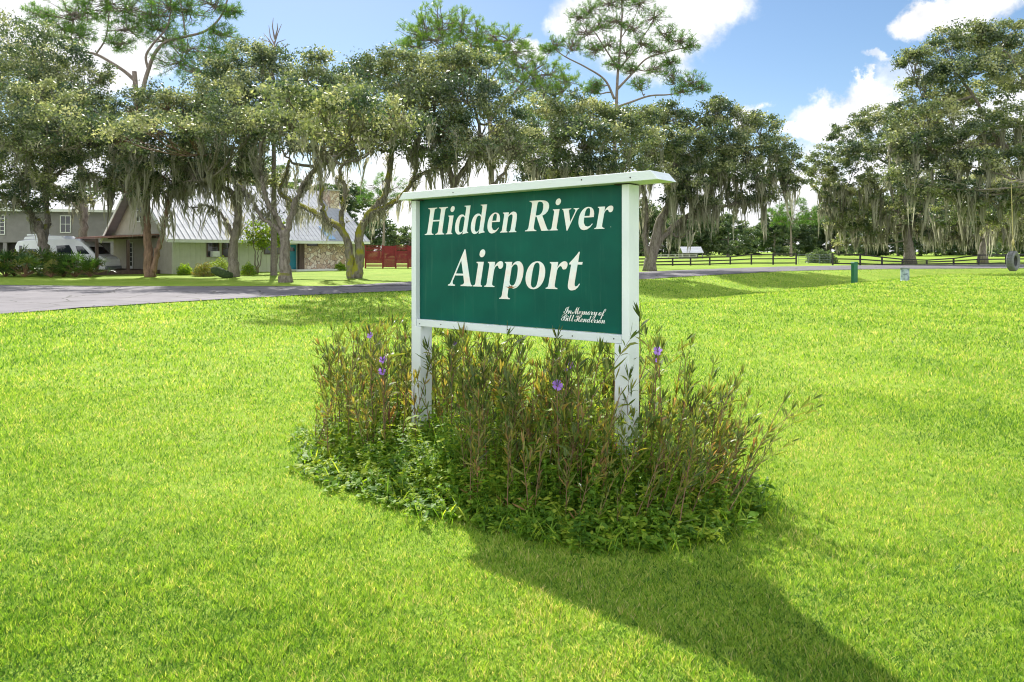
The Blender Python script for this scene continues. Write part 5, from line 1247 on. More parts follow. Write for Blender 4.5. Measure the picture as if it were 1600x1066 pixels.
def crown_tree(name, label, cat, group, base, limbs, blobs, seed, leaf=M['oakleaf'], bark=M['oakbark'], size=.17, clump_n=115, dens=7.2, moss=1.0,
               moss_len=(.7, 2.2), flare=1.45, twigs=12, thin=1.0, mossmat=None, squash=.72, csz=1.0):
    """base (px, D); limbs: list of (pts, r0, r1); blobs: (px, py, radius px, depth offset)"""
    r = np.random.default_rng(seed)
    bx, D = base
    X0 = (bx - 800) / F * D
    z0 = float(ground(np.array([X0]), np.array([D]))[0])
    B = np.array([X0, D, z0])
    wood = MB()
    nodes, nrad = [], []
    for k, (pts, r0, r1) in enumerate(limbs):
        C, rr = limb_px(pts, D, r0 * .74, r1 * .78)
        if k == 0:
            C[0] = B - np.array([0, 0, .15])
        C[1:-1] += r.normal(0, .035, C[1:-1].shape)
        s = np.linalg.norm(C - B, axis=1)
        rr = rr * (1 + (flare - 1) * np.exp(-s / .45)) * (1 + r.normal(0, .035, len(rr)))
        wood.tube(C, rr, 9)
        nodes.append(C)
        nrad.append(rr)
    ND, NR = np.vstack(nodes), np.concatenate(nrad)
    LC, MC = [], []
    ptop, pbot = min(b[1] for b in blobs), max(b[1] for b in blobs)
    for (px, py, rp, dD) in blobs:
        c = W(px, py, D + dD)
        Rb = rp * (D + dD) / F
        up = np.maximum(0, ND[:, 2] - c[2] - .2)
        d = np.linalg.norm(ND - c, axis=1) + 2.5 * up + .3 * (ND[:, 2] < z0 + 1.6) * 20
        i = int(np.argmin(d))
        p0 = ND[i]
        ctrl = (p0 + c) / 2 + np.array([0, 0, -.12 * np.linalg.norm(c - p0)]) + r.normal(0, .25, 3)
        t = np.linspace(0, 1, 9)[:, None]
        C = (1 - t) ** 2 * p0 + 2 * t * (1 - t) * ctrl + t ** 2 * (c + np.array([0, 0, -.2 * Rb]))
        C[1:-1] += r.normal(0, .05, C[1:-1].shape)
        ra = min(NR[i] * .8, .05 + .045 * Rb)
        wood.tube(C, np.linspace(ra, .03, 9), 6, caps=False)
        n = max(8, int(dens * Rb * Rb * thin))
        q = norm(r.normal(size=(n, 3)))
        rad = Rb * r.uniform(.25, 1.0, n) ** .55
        cc = c + q * rad[:, None] * np.array([1, 1, squash])
        # thin out the underside
        keep = (q[:, 2] > -.45) | (r.random(n) < .35)
        cc = cc[keep]
        for j in range(min(twigs, len(cc))):
            e = cc[j]
            p = C[int(r.integers(3, 9))]
            mid = (p + e) / 2 + r.normal(0, .15, 3) - np.array([0, 0, .1])
            wood.tube(np.array([p, mid, e]), [.035, .022, .01], 4, caps=False)
        nl = clump_n
        cs = r.uniform(.2, .42, len(cc)) * csz
        g = r.normal(size=(len(cc), nl, 3)) * np.array([1, 1, .6])
        pts = cc[:, None] + g * cs[:, None, None]
        ct = np.repeat(np.clip(r.normal(.45 + r.normal(0, .1), .24, len(cc)), 0, 1), nl)
        LC.append(np.column_stack([pts.reshape(-1, 3), ct]))
        # moss hangs from the lower clumps and from the branch
        low = cc[cc[:, 2] < c[2] + .1 * Rb]
        lowness = float(sstep(ptop + .30 * (pbot - ptop), ptop + .75 * (pbot - ptop), py))
        k = int(moss * (1 + 1.15 * len(low)) * lowness)
        if k > 0:
            if len(low):
                MC.append(low[r.integers(0, len(low), k)])
            MC.append(C[r.integers(2, 9, max(1, k // 3))])
    if moss > 0:
        for C, rr in zip(nodes, nrad):
            q = C[(C[:, 2] > z0 + 3.4) & (C[:, 2] < z0 + 9) & (C[:, 1] > D - 7)]
            if len(q) > 1:
                MC.append(q[r.integers(0, len(q), int(moss * .9 * len(q)))] + r.normal(0, .12, (int(moss * .9 * len(q)), 3)))
    root = empty(name, B)
    tag(root, label, cat, group)
    wood.build('trunk', bark, root, smooth=True, loc=B).location = (0, 0, 0)
    A = np.vstack(LC)
    V, Q = leaf_quads(A[:, :3], r, size, asp=.55)
    t = np.repeat(np.clip(A[:, 3] + r.normal(0, .13, len(A)), 0, 1), 4)
    o = np_mesh('crown', V, [Q], leaf, root, tint=t, loc=B)
    o.location = (0, 0, 0)
    if moss > 0 and MC:
        Cn = np.vstack(MC)
        ns = 9
        n = len(Cn) * ns
        tuft = r.uniform(.10, .34, len(Cn))
        o0 = r.normal(0, 1, (n, 3)) * np.array([1, 1, .45]) * np.repeat(tuft, ns)[:, None]
        P = np.repeat(Cn, ns, 0) + o0
        drape = r.uniform(moss_len[0], moss_len[1], len(Cn)) * r.uniform(.12, 1.1, len(Cn)) ** 1.5
        ln = np.repeat(drape, ns) * r.uniform(.3, 1.05, n)
        zmin = z0 + r.uniform(1.0, 2.2, n)
        ln = np.minimum(ln, np.maximum(.15, P[:, 2] - zmin))
        w = r.uniform(.04, .15, n) * (size / .17)
        a = r.random(n) * np.pi
        side = np.stack([np.cos(a), np.sin(a), 0 * a], 1)
        sway = np.repeat(r.normal(0, .16, (len(Cn), 2)), ns, 0) * ln[:, None] * .5 - o0[:, :2] * .75
        fr = [0, .16, .34, .55, .78, 1.0]
        wd = [.3, 1.0, .65, .85, .4, .03]
        rows = []
        ph = r.random(n) * 6.28
        for f, wi in zip(fr, wd):
            c = P.copy()
            c[:, 2] -= ln * f
            c[:, :2] += sway * f ** .8 + (np.stack([np.cos(ph + f * 7), np.sin(ph * 1.7 + f * 9)], 1) * .045 * min(1, f * 3)) + r.normal(0, .02, (n, 2))
            rows += [c - side * (w * wi / 2 * r.uniform(.6, 1.4, n))[:, None], c + side * (w * wi / 2)[:, None]]
        V = np.stack(rows, 1).reshape(-1, 3)
        Q = (np.arange(n)[:, None, None] * 12 + np.array([[2 * q, 2 * q + 1, 2 * q + 3, 2 * q + 2] for q in range(5)])[None]).reshape(-1, 4)
        t = np.repeat(np.clip(np.repeat(r.normal(.5, .22, len(Cn)), ns) + r.normal(0, .12, n), 0, 1), 12)
        o = np_mesh('spanish_moss', V, [Q], mossmat or M['moss'], root, tint=t, loc=B)
        o.location = (0, 0, 0)
    return root


def needle_tufts(C, dirs, r, ln, w, k):
    """starbursts of needles"""
    n = len(C)
    d = norm(dirs[:, None] * .7 + norm(r.normal(size=(n, k, 3))))
    P = np.repeat(C[:, None], k, 1) + dirs[:, None] * (r.uniform(-.35, .1, (n, k, 1)) * ln)
    s = norm(np.cross(d, r.normal(size=(n, k, 3)))) * w / 2
    L_ = ln * r.uniform(.7, 1.15, (n, k, 1))
    tip = P + d * L_
    V = np.stack([P - s * .6, P + s * .6, P + d * L_ * .6 + s, tip, P + d * L_ * .6 - s], 2).reshape(-1, 3)
    i = np.arange(n * k)[:, None] * 5
    return V, i + np.array([[0, 1, 2, 4]]), i + np.array([[4, 2, 3]])


def pine_tree(label, base, trunk, blobs, seed, group, r0=.34, tuft_ln=.42, nt=20, kk=26, bright=0.0, sizek=1.0, dead=None):
    r = np.random.default_rng(seed)
    bx, D = base
    X0 = (bx - 800) / F * D
    z0 = float(ground(np.array([X0]), np.array([D]))[0])
    B = np.array([X0, D, z0])
    wood = MB()
    ND, NR = [], []
    for k, (pts, ra, rb) in enumerate(trunk):
        C, rr = limb_px(pts, D, ra, rb)
        if k == 0:
            C[0] = B - np.array([0, 0, .15])
        wood.tube(C, rr, 8)
        ND.append(C)
        NR.append(rr)
    ND, NR = np.vstack(ND), np.concatenate(NR)
    TC, TD = [], []
    for px, py, rp, dD in blobs:
        c = W(px, py, D + dD)
        Rb = rp * (D + dD) / F
        d = np.linalg.norm(ND - c, axis=1) + 1.2 * np.maximum(0, ND[:, 2] - c[2])
        i = int(np.argmin(d))
        p0 = ND[i]
        t = np.linspace(0, 1, 8)[:, None]
        ctrl = p0 * .45 + c * .55 + np.array([0, 0, -.16 * np.linalg.norm(c - p0)]) + r.normal(0, .2, 3)
        C = (1 - t) ** 2 * p0 + 2 * t * (1 - t) * ctrl + t ** 2 * c
        C[1:-1] += r.normal(0, .07, C[1:-1].shape)
        wood.tube(C, np.linspace(min(NR[i] * .7, .13), .035, 8), 6, caps=False)
        q = norm(r.normal(size=(nt, 3)) + np.array([0, 0, .25]))
        e = c + q * (Rb * 1.85 * r.uniform(.35, 1.0, nt) ** .6)[:, None] * np.array([1, 1, .6])
        for j in range(nt):
            p = C[int(r.integers(4, 8))]
            mid = (p + e[j]) / 2 + r.normal(0, .12, 3) - np.array([0, 0, .12 * Rb])
            wood.tube(np.array([p, mid, e[j]]), [.04, .028, .016], 4, caps=False)
            m = 3
            f = np.linspace(.62, 1, m)[:, None]
            TC.append(mid * (1 - f) + e[j] * f + r.normal(0, .16, (m, 3)) * (np.arange(m)[:, None] < m - 1))
            TD.append(norm(np.repeat((e[j] - mid)[None], m, 0) + r.normal(0, .3, (m, 3)) + np.array([0, 0, .35])))
    root = empty('pine_tree', B)
    tag(root, label, 'pine', group)
    wood.build('trunk', M['pinebark'], root, smooth=True, loc=B).location = (0, 0, 0)
    V, Q, T = needle_tufts(np.vstack(TC), np.vstack(TD), r, tuft_ln * sizek, .026 * sizek, kk)
    t = np.repeat(np.clip(r.normal(.45 + bright, .25, len(V) // 5), 0, 1), 5)
    np_mesh('crown', V, [Q, T], M['needle'], root, tint=t, loc=B).location = (0, 0, 0)
    return root


def oaks():
    G1 = 'live oaks along the drive on the left'
    # --- far left, arching over the van
    crown_tree('oak_tree', 'leftmost live oak, its mossy trunk rising from the palmettos in front of the white van', 'oak', G1, (82, 50),
               [([(84, 432), (72, 402), (66, 372), (56, 345)], .52, .36), ([(56, 345), (40, 322, -1), (18, 308, -2), (-30, 298, -3)], .30, .14),
                ([(68, 380), (74, 345, 1), (72, 300, 2), (80, 240, 2), (78, 170, 2)], .33, .12), ([(76, 300), (50, 250, -2), (30, 180, -3)], .2, .08), ([(76, 290), (120, 240, 0), (150, 190, 0)], .18, .08)],
               [(20, 70, 62, 0), (70, 85, 60, -2), (-40, 90, 70, 1), (120, 120, 55, -1), (30, 140, 70, -4), (90, 165, 62, -5), (150, 165, 46, -2), (10, 215, 66, -4), (75, 225, 58, -5),
                (140, 215, 52, -4), (-50, 200, 80, -2), (60, 130, 60, 4), (0, 150, 60, 5), (110, 200, 55, 4), (165, 205, 34, -1), (30, 265, 45, -4), (110, 262, 40, -3), (-20, 275, 45, -3), (20, 300, 26, -3), (70, 295, 26, -2), (-20, 315, 28, -2), (105, 305, 26, 1), (40, 322, 20, -1), (20, 205, 50, -11), (90, 195, 48, -11), (150, 205, 40, -10), (-40, 190, 50, -11), (60, 150, 46, -10), (60, 312, 22, 1), (135, 300, 26, 2)], 101, moss=1.0, moss_len=(.6, 1.8))
    crown_tree('oak_tree', 'dark thick-trunked live oak standing behind the white van', 'oak', G1, (124, 60),
               [([(124, 424), (126, 385), (131, 350), (130, 310), (126, 270), (122, 200)], .55, .25), ([(128, 330), (100, 300), (70, 280)], .3, .12), ([(130, 320), (160, 290), (190, 270)], .28, .1)],
               [(110, 225, 48, 0), (160, 215, 44, 1), (70, 240, 45, 0), (130, 170, 50, 1), (185, 250, 36, 0), (60, 190, 45, 2), (200, 200, 40, 2)], 102, moss=1.3, moss_len=(.8, 2.2))
    crown_tree('oak_tree', 'red-barked forked tree with two straight stems in front of the pergola', 'oak', G1, (236, 47),
               [([(233, 433), (232, 405), (230, 370), (229, 330), (226, 280), (222, 230), (215, 190)], .42, .16), ([(238, 425), (247, 390), (256, 355), (264, 320), (274, 285), (288, 240), (292, 200)], .27, .1),
                ([(226, 280), (200, 250, -1), (180, 225, -2)], .16, .07), ([(272, 290), (300, 262, -1), (330, 240, -2)], .15, .06)],
               [(215, 165, 42, 0), (250, 155, 40, -1), (285, 165, 36, 0), (205, 205, 42, -3), (250, 200, 46, -3), (295, 205, 40, -2), (230, 235, 40, -3), (275, 240, 36, -2), (190, 235, 36, -1), (320, 225, 34, 0), (245, 175, 46, 3), (310, 180, 34, 2), (215, 262, 36, -2), (248, 268, 34, -1), (288, 262, 34, -1), (190, 262, 34, 0), (315, 258, 30, 1), (218, 290, 28, -1), (256, 296, 26, 0), (296, 288, 26, 0), (182, 290, 26, 0), (160, 275, 28, 0), (230, 200, 38, -9), (290, 195, 38, -9), (200, 215, 34, -9)],
               103, bark=M['redbark'], moss=2.2, moss_len=(.9, 2.8))
    crown_tree('oak_tree', 'moss-hung live oak with a stout dark trunk before the yellow shrubs and house wall', 'oak', G1, (365, 47.5),
               [([(366, 434), (364, 405), (366, 375), (371, 345), (373, 305), (372, 270), (380, 220), (384, 160)], .46, .18), ([(372, 310), (345, 290, -1), (312, 282, -2), (285, 285, -2)], .26, .09),
                ([(364, 372), (350, 340), (325, 322), (300, 325)], .16, .06), ([(372, 280), (340, 240), (325, 200)], .2, .08), ([(376, 250), (410, 200), (420, 140)], .2, .08)],
               [(345, 115, 44, 0), (392, 95, 46, 0), (425, 90, 34, 1), (365, 150, 52, -3), (415, 145, 46, -2), (330, 165, 42, -2), (380, 195, 50, -4), (335, 215, 44, -3), (425, 195, 40, -2), (395, 125, 50, 4),
                (350, 190, 48, 3), (300, 250, 34, -2), (345, 250, 32, -3), (390, 240, 34, -2), (325, 130, 36, 2), (440, 120, 30, 0), (300, 195, 32, 0), (310, 278, 24, -1), (335, 288, 20, -1), (395, 268, 26, -1), (285, 300, 16, 0), (420, 280, 20, 1), (280, 225, 30, 2), (340, 205, 38, -9), (395, 195, 40, -9), (365, 170, 38, -8)], 104, moss=1.7, moss_len=(.8, 2.6))
    crown_tree('oak_tree', 'live oak nearest the road, its straight grey trunk forking in a Y', 'oak', G1, (447, 39),
               [([(446, 444), (446, 415), (445, 385), (447, 358)], .43, .33), ([(447, 362), (456, 335), (466, 305), (480, 280), (500, 252, -1), (528, 236, -1), (560, 215, -1), (575, 180)], .26, .09),
                ([(445, 360), (432, 340), (419, 318), (410, 285), (406, 245), (420, 190), (430, 150)], .22, .09), ([(444, 368), (425, 352), (405, 335), (388, 305), (372, 285)], .2, .09), ([(500, 252), (490, 200), (480, 150)], .15, .07)],
               [(480, 115, 34, 1), (455, 150, 42, 0), (505, 140, 40, 0), (540, 150, 38, 0), (470, 190, 46, -2), (520, 190, 44, -2), (430, 195, 40, -1), (565, 195, 38, -1), (490, 165, 46, 4), (440, 225, 32, -2),
                (545, 225, 30, -1), (500, 228, 30, -3), (405, 215, 30, 0), (495, 95, 20, 1), (470, 165, 42, -8), (515, 175, 44, -9), (560, 170, 42, -9), (605, 180, 42, -9), (500, 210, 36, -8), (550, 210, 38, -9), (600, 215, 36, -9), (640, 190, 38, -9), (450, 150, 40, -13), (500, 165, 42, -13), (545, 150, 42, -13), (480, 195, 38, -12)], 105, moss=1.3, moss_len=(.6, 2.0))
    crown_tree('oak_tree', 'wide V-forked live oak with yellow moss on its right limb, beside the stone wall', 'oak', G1, (552, 44.8),
               [([(550, 437), (547, 405), (541, 372), (528, 353), (509, 344, 1), (480, 326, 2), (452, 312, 3), (436, 300, 3), (446, 275, 3), (452, 250, 3)], .40, .12),
                ([(556, 436), (562, 400), (562, 365), (575, 338), (592, 318), (603, 300), (608, 268), (612, 235), (620, 190)], .46, .16),
                ([(578, 333), (605, 322), (630, 303), (648, 280), (672, 266), (702, 258)], .3, .09), ([(536, 362), (533, 335), (540, 298), (531, 270), (548, 235), (556, 195)], .24, .09),
                ([(512, 346), (502, 318), (504, 292), (498, 262), (505, 230)], .2, .08), ([(645, 283), (650, 250), (640, 215), (655, 170)], .18, .07)],
               [(560, 112, 42, 0), (600, 98, 44, 0), (640, 105, 42, 0), (675, 112, 42, 1), (535, 145, 42, -1), (580, 150, 50, -3), (630, 155, 50, -3), (680, 160, 46, -2), (600, 195, 46, -3), (650, 200, 46, -3), (555, 200, 40, -1),
                (700, 195, 40, -1), (610, 130, 52, 4), (660, 145, 48, 4), (690, 230, 34, -1), (590, 228, 28, -1), (640, 235, 30, -2), (520, 115, 26, 0)], 106, bark=M['mossbark'], moss=1.3, moss_len=(.7, 2.4))
    crown_tree('oak_tree', 'tall live oak rising directly behind the left half of the sign', 'oak', G1, (722, 43),
               [([(722, 437), (720, 380), (712, 320), (704, 270), (690, 225), (680, 180)], .46, .16), ([(708, 290), (735, 250), (750, 210), (740, 165)], .26, .09), ([(704, 260), (670, 235), (650, 225)], .2, .08), ([(715, 330), (770, 290), (800, 250)], .22, .09)],
               [(700, 110, 44, 0), (735, 100, 42, 0), (765, 118, 40, 0), (680, 150, 44, -1), (730, 150, 52, -2), (775, 160, 46, -2), (800, 190, 40, 0), (750, 200, 50, -3), (700, 200, 46, -2), (790, 228, 40, -2), (740, 235, 42, -3),
                (820, 222, 36, 0), (720, 130, 50, 4), (770, 240, 38, 1), (835, 250, 30, 0), (690, 250, 34, -1)], 107, moss=1.2, moss_len=(.8, 2.6))
    G2 = 'live oaks beyond the road'
    crown_tree('oak_tree', 'rounded dark live oak rising behind the right half of the sign', 'oak', G2, (868, 50),
               [([(868, 424), (866, 370), (872, 310), (868, 260), (860, 215)], .6, .22), ([(870, 300), (900, 260), (925, 225)], .32, .12), ([(868, 290), (835, 255), (815, 230)], .3, .1)],
               [(850, 165, 34, 0), (885, 185, 40, 0), (925, 180, 40, 0), (960, 190, 38, 1), (850, 215, 46, -2), (905, 220, 50, -3), (955, 225, 42, -2), (820, 230, 36, 0), (880, 260, 44, -2), (930, 265, 44, -2), (975, 255, 36, 0), (840, 270, 36, 0),
                (905, 160, 22, 0), (990, 215, 34, 1), (1000, 190, 30, 2)], 108, size=.2, moss=1.1, moss_len=(.8, 2.4))
    crown_tree('oak_tree', 'big leaning live oak draped in long moss just right of the sign across the road', 'oak', G2, (1015, 61),
               [([(1014, 421), (1019, 398), (1024, 378), (1030, 350), (1044, 320), (1050, 285), (1060, 240), (1075, 210)], .70, .2), ([(1020, 398), (1030, 378), (1046, 360), (1068, 342), (1090, 327), (1106, 300), (1125, 268), (1160, 235)], .46, .12),
                ([(1014, 405), (1008, 375), (1010, 340), (1006, 300), (995, 260)], .36, .12), ([(1090, 327), (1130, 322), (1170, 315), (1205, 305)], .22, .08), ([(1045, 362), (1066, 372), (1078, 362)], .15, .07), ([(1160, 235), (1200, 230), (1235, 250)], .15, .07)],
               [(1010, 185, 36, 0), (1050, 180, 36, 1), (1085, 200, 36, 0), (1125, 178, 32, 0), (1160, 190, 34, 0), (1190, 195, 28, 0), (1030, 225, 44, -3), (1080, 235, 44, -3), (1125, 222, 42, -2), (1170, 230, 42, -2), (1215, 240, 34, 0),
                (1235, 268, 28, 0), (1190, 268, 36, -1), (1140, 270, 38, -2), (1090, 278, 38, -3), (1040, 275, 36, -3), (1125, 162, 14, 0), (1240, 290, 18, 0), (1060, 305, 28, -2), (1100, 318, 26, -1), (1150, 312, 28, 0), (1195, 305, 24, 0), (1050, 255, 44, 3), (1110, 250, 40, 3), (1010, 250, 36, 2)],
               109, size=.21, moss=1.5, moss_len=(1.2, 4.2))
    # --- right
    crown_tree('oak_tree', 'live oak behind the black fence at right, curtained with moss almost to the ground', 'oak', G2, (1422, 95),
               [([(1421, 406), (1420, 388), (1416, 360), (1412, 325), (1405, 290), (1395, 260)], .95, .3), ([(1416, 350), (1440, 330), (1470, 310)], .4, .15), ([(1414, 340), (1380, 320), (1340, 305), (1310, 300)], .45, .12)],
               [(1330, 205, 36, 0), (1365, 192, 38, 0), (1400, 185, 40, 0), (1440, 190, 40, 0), (1300, 245, 36, 0), (1340, 245, 44, -3), (1390, 235, 48, -4), (1440, 240, 46, -3), (1290, 280, 30, 0), (1325, 290, 40, -2), (1375, 290, 42, -4),
                (1425, 295, 42, -3), (1470, 280, 40, 0), (1300, 325, 26, 0), (1340, 330, 32, 0), (1400, 330, 30, -3), (1450, 330, 32, -2), (1480, 320, 30, 0), (1280, 262, 20, 0), (1305, 350, 24, 0), (1345, 358, 26, 0), (1380, 352, 26, 2), (1455, 358, 26, 0), (1320, 375, 18, 2), (1490, 352, 24, 2), (1300, 300, 26, 3)], 110, size=.27, moss=1.5, moss_len=(1.8, 5.0), clump_n=80, dens=5)
    crown_tree('oak_tree', 'low spreading live oak in shadow behind the tyre swing and fence', 'oak', G2, (1535, 98),
               [([(1535, 404), (1537, 385), (1545, 360), (1560, 330)], .8, .3), ([(1540, 375), (1515, 368), (1490, 375)], .35, .15), ([(1545, 365), (1580, 350), (1620, 345)], .35, .12)],
               [(1500, 300, 38, 0), (1545, 290, 42, 0), (1590, 290, 42, 0), (1630, 295, 44, 0), (1480, 335, 30, 0), (1520, 335, 32, 0), (1570, 330, 36, 0), (1615, 335, 36, 0), (1500, 360, 24, 0), (1590, 362, 26, 2), (1550, 360, 26, 3), (1625, 365, 28, 0), (1470, 372, 18, 0)], 111, size=.27, moss=1.6, moss_len=(1.8, 4.2), dens=5)
    crown_tree('oak_tree', 'huge live oak overhanging the right edge, tallest tree on that side, with forked limbs', 'oak', G2, (1700, 60),
               [([(1700, 427), (1695, 380), (1670, 320), (1630, 270), (1590, 240), (1560, 225)], .9, .34), ([(1562, 226), (1545, 195), (1520, 150), (1490, 110)], .28, .1), ([(1562, 228), (1530, 225), (1490, 235), (1450, 232)], .26, .09),
                ([(1600, 245), (1610, 190), (1600, 130), (1580, 90)], .3, .1), ([(1660, 300), (1630, 290, -6), (1600, 285, -12), (1578, 286, -16.5)], .3, .10), ([(1690, 350), (1700, 250), (1690, 150)], .5, .15), ([(1520, 150), (1480, 158), (1440, 150)], .16, .07)],
               [(1480, 65, 36, 0), (1430, 95, 32, 0), (1520, 62, 40, 1), (1565, 60, 42, 0), (1610, 65, 44, 0), (1445, 130, 36, 0), (1490, 112, 38, -2), (1425, 175, 28, 0), (1465, 180, 36, -2), (1540, 105, 40, -2), (1590, 120, 42, -2), (1640, 110, 50, 0),
                (1410, 205, 26, 0), (1450, 225, 34, -2), (1500, 215, 40, -3), (1550, 190, 38, -3), (1600, 185, 44, -3), (1650, 190, 50, -2), (1480, 255, 34, -2), (1530, 255, 38, -4), (1585, 255, 42, -4), (1640, 255, 46, -3), (1700, 110, 60, 0), (1700, 200, 60, 0),
                (1430, 245, 26, 0), (1650, 285, 40, -3), (1540, 345, 26, 2), (1480, 335, 28, 2), (1600, 350, 28, 2), (1420, 85, 18, 0), (1760, 150, 70, 0), (1760, 250, 60, 0), (1800, 80, 60, 0), (1460, 300, 34, -2), (1510, 300, 36, -3), (1560, 310, 36, -5), (1610, 315, 38, -6), (1400, 275, 30, -1), (1500, 160, 34, 2), (1550, 140, 36, 3), (1470, 145, 26, 3), (1575, 90, 36, 4), (1440, 205, 30, 2), (1525, 215, 34, 3), (1575, 225, 34, 3), (1405, 240, 26, 0), (1390, 225, 20, 0)], 112, size=.21, moss=1.2, moss_len=(1.2, 4.0), thin=1.0)
    # --- trees that close the view behind the house
    crown_tree('oak_tree', 'pale mossy oak behind the metal roof of the house', 'oak', 'trees behind the house', (400, 88),
               [([(400, 412), (402, 360), (398, 300), (402, 270)], .5, .2)],
               [(385, 262, 30, 0), (420, 270, 30, 0), (400, 292, 30, 0), (440, 300, 24, 0), (360, 280, 28, 0), (330, 262, 30, 0)], 113, leaf=M['farleaf'], size=.24, moss=2.0, dens=5)


oaks()


def pines():
    G = 'tall pines above the oaks'
    pine_tree('pine with a forked bare trunk and sweeping limbs, top left of the photo', (222, 62),
              [([(222, 422), (220, 300), (216, 200), (213, 150), (210, 112)], .36, .2), ([(213, 128), (195, 112), (172, 97), (150, 85), (122, 78), (112, 62), (114, 30)], .17, .06),
               ([(217, 200), (224, 140), (231, 112), (243, 82), (262, 64), (292, 57), (322, 48), (345, 26), (358, -8)], .24, .07), ([(232, 110), (228, 88), (240, 68), (262, 40), (268, 0)], .13, .05), ([(150, 85), (165, 60), (170, 25), (175, -10)], .08, .04),
               ([(262, 64), (300, 105), (335, 120)], .07, .04), ([(290, 58), (285, 20), (275, -20)], .08, .04)],
              [(112, 22, 26, 0), (140, 15, 24, 1), (170, 8, 26, 0), (200, 15, 24, 0), (235, 22, 26, 0), (265, 12, 26, 0), (300, 15, 26, 1), (330, 5, 22, 0), (95, 45, 18, 0), (130, 55, 16, 0), (205, 45, 20, 0), (262, 62, 22, 2), (300, 75, 24, 0), (335, 78, 22, 0),
               (280, 98, 24, 0), (310, 110, 22, 0), (350, 55, 16, 0), (245, 42, 22, 1), (60, 22, 16, 0), (190, 68, 14, 0), (150, -15, 30, 0), (220, -20, 34, 0), (290, -20, 34, 0), (345, 95, 16, 0), (360, 15, 12, 0)], 201, G, nt=36, kk=15)
    pine_tree('broad bright green pine showing above the oaks left of centre', (770, 66),
              [([(770, 416), (768, 300), (766, 200), (752, 130), (735, 70)], .4, .1), ([(764, 190), (800, 150), (830, 115), (850, 100)], .2, .06), ([(750, 125), (710, 95), (680, 70)], .14, .05), ([(766, 210), (820, 180), (860, 175), (890, 200)], .16, .05), ([(756, 140), (785, 95), (800, 60)], .12, .04)],
              [(645, 52, 20, 0), (662, 38, 22, 0), (690, 28, 24, 0), (718, 38, 26, 0), (745, 52, 24, 0), (772, 58, 24, 0), (795, 62, 22, 1), (680, 62, 24, 0), (712, 72, 24, 0), (745, 85, 24, 0), (778, 90, 22, 0), (808, 82, 20, 0), (640, 72, 14, 0), (815, 100, 22, 0),
               (835, 120, 26, 0), (862, 118, 26, 0), (850, 145, 26, 0), (875, 160, 24, 0), (820, 140, 24, 0), (885, 128, 16, 0), (800, 120, 22, 0), (880, 190, 22, 0), (850, 185, 22, 0), (695, 48, 24, 2), (760, 72, 24, 2)], 202, G, bright=.3, nt=24, kk=24)
    pine_tree('tall open-crowned pine with bare spreading limbs against the white cloud, centre', (960, 78),
              [([(962, 412), (962, 300), (960, 200), (963, 165), (965, 120), (970, 60), (972, 10), (968, -20)], .38, .06), ([(960, 155), (945, 125), (915, 105), (882, 88), (856, 68)], .15, .05), ([(964, 140), (985, 118), (1010, 92), (1040, 82), (1072, 74)], .15, .05),
               ([(962, 168), (985, 160), (1015, 150), (1045, 148), (1080, 142), (1098, 136)], .14, .05), ([(966, 110), (990, 80), (1010, 50), (1025, 30)], .11, .04), ([(967, 110), (945, 75), (925, 45), (905, 30)], .11, .04), ([(970, 60), (990, 30), (1000, 5)], .07, .03)],
              [(905, 28, 15, 0), (925, 12, 14, 0), (950, 5, 16, 0), (975, -4, 16, 0), (1000, 8, 16, 0), (1022, 28, 16, 0), (1040, 52, 14, 0), (1062, 62, 14, 0), (1078, 72, 10, 0), (915, 50, 16, 0), (940, 40, 16, 1), (965, 32, 16, 0), (990, 45, 14, 0), (895, 68, 14, 0), (868, 70, 13, 0),
               (855, 78, 9, 0), (925, 78, 12, 0), (950, 70, 14, 0), (978, 82, 12, 0), (1005, 68, 13, 0), (1030, 80, 12, 0), (1025, 108, 13, 0), (1050, 118, 14, 0), (1078, 125, 14, 0), (1095, 138, 10, 0), (1000, 130, 11, 0), (1065, 142, 11, 0), (930, 132, 9, 0), (960, 100, 10, 0), (985, 108, 9, 0), (1048, 98, 9, 0), (925, 142, 8, 0)],
              203, G, nt=46, kk=10, r0=.3, tuft_ln=.34, sizek=1.0)
    pine_tree('thin distant pine seen between the oaks over the red fence', (598, 120),
              [([(598, 405), (600, 350), (597, 300)], .3, .12)],
              [(580, 290, 16, 0), (600, 282, 16, 0), (620, 292, 16, 0), (590, 306, 12, 0), (612, 312, 12, 0), (575, 312, 10, 0)], 204, 'distant pines', nt=12, kk=18, sizek=1.6)
    pine_tree('flat-topped distant pine in the gap over the pasture, right of centre', (1236, 150),
              [([(1236, 403), (1236, 370), (1234, 340)], .35, .12)],
              [(1215, 332, 14, 0), (1235, 325, 16, 0), (1255, 328, 16, 0), (1275, 336, 14, 0), (1240, 342, 14, 0), (1222, 346, 10, 0), (1262, 346, 12, 0)], 205, 'distant pines', nt=14, kk=24, sizek=1.9)
    # the dead snag above the oaks on the left
    r = np.random.default_rng(9)
    m = MB()
    D = 50
    B = W(428, 392, D)
    B[2] = 0
    P = [B, W(428, 250, D), W(427, 120, D), W(429, 65, D)]
    m.tube(smooth_path(P, 14), np.linspace(.25, .06, 14), 7)
    for px, py, ex, ey in ((428, 75, 412, 52), (429, 68, 440, 38), (428, 80, 446, 62), (427, 72, 404, 60), (429, 62, 433, 36), (428, 88, 398, 72), (428, 85, 450, 68), (429, 70, 420, 40), (429, 60, 427, 28)):
        a, b = W(px, py, D), W(ex, ey, D + r.uniform(-1, 1))
        m.tube(np.array([a, (a + b) / 2 + r.normal(0, .1, 3), b]), [.06, .04, .015], 5)
    root = empty('dead_tree', B)
    tag(root, 'bare dead treetop snag poking above the oaks, upper left', 'dead tree')
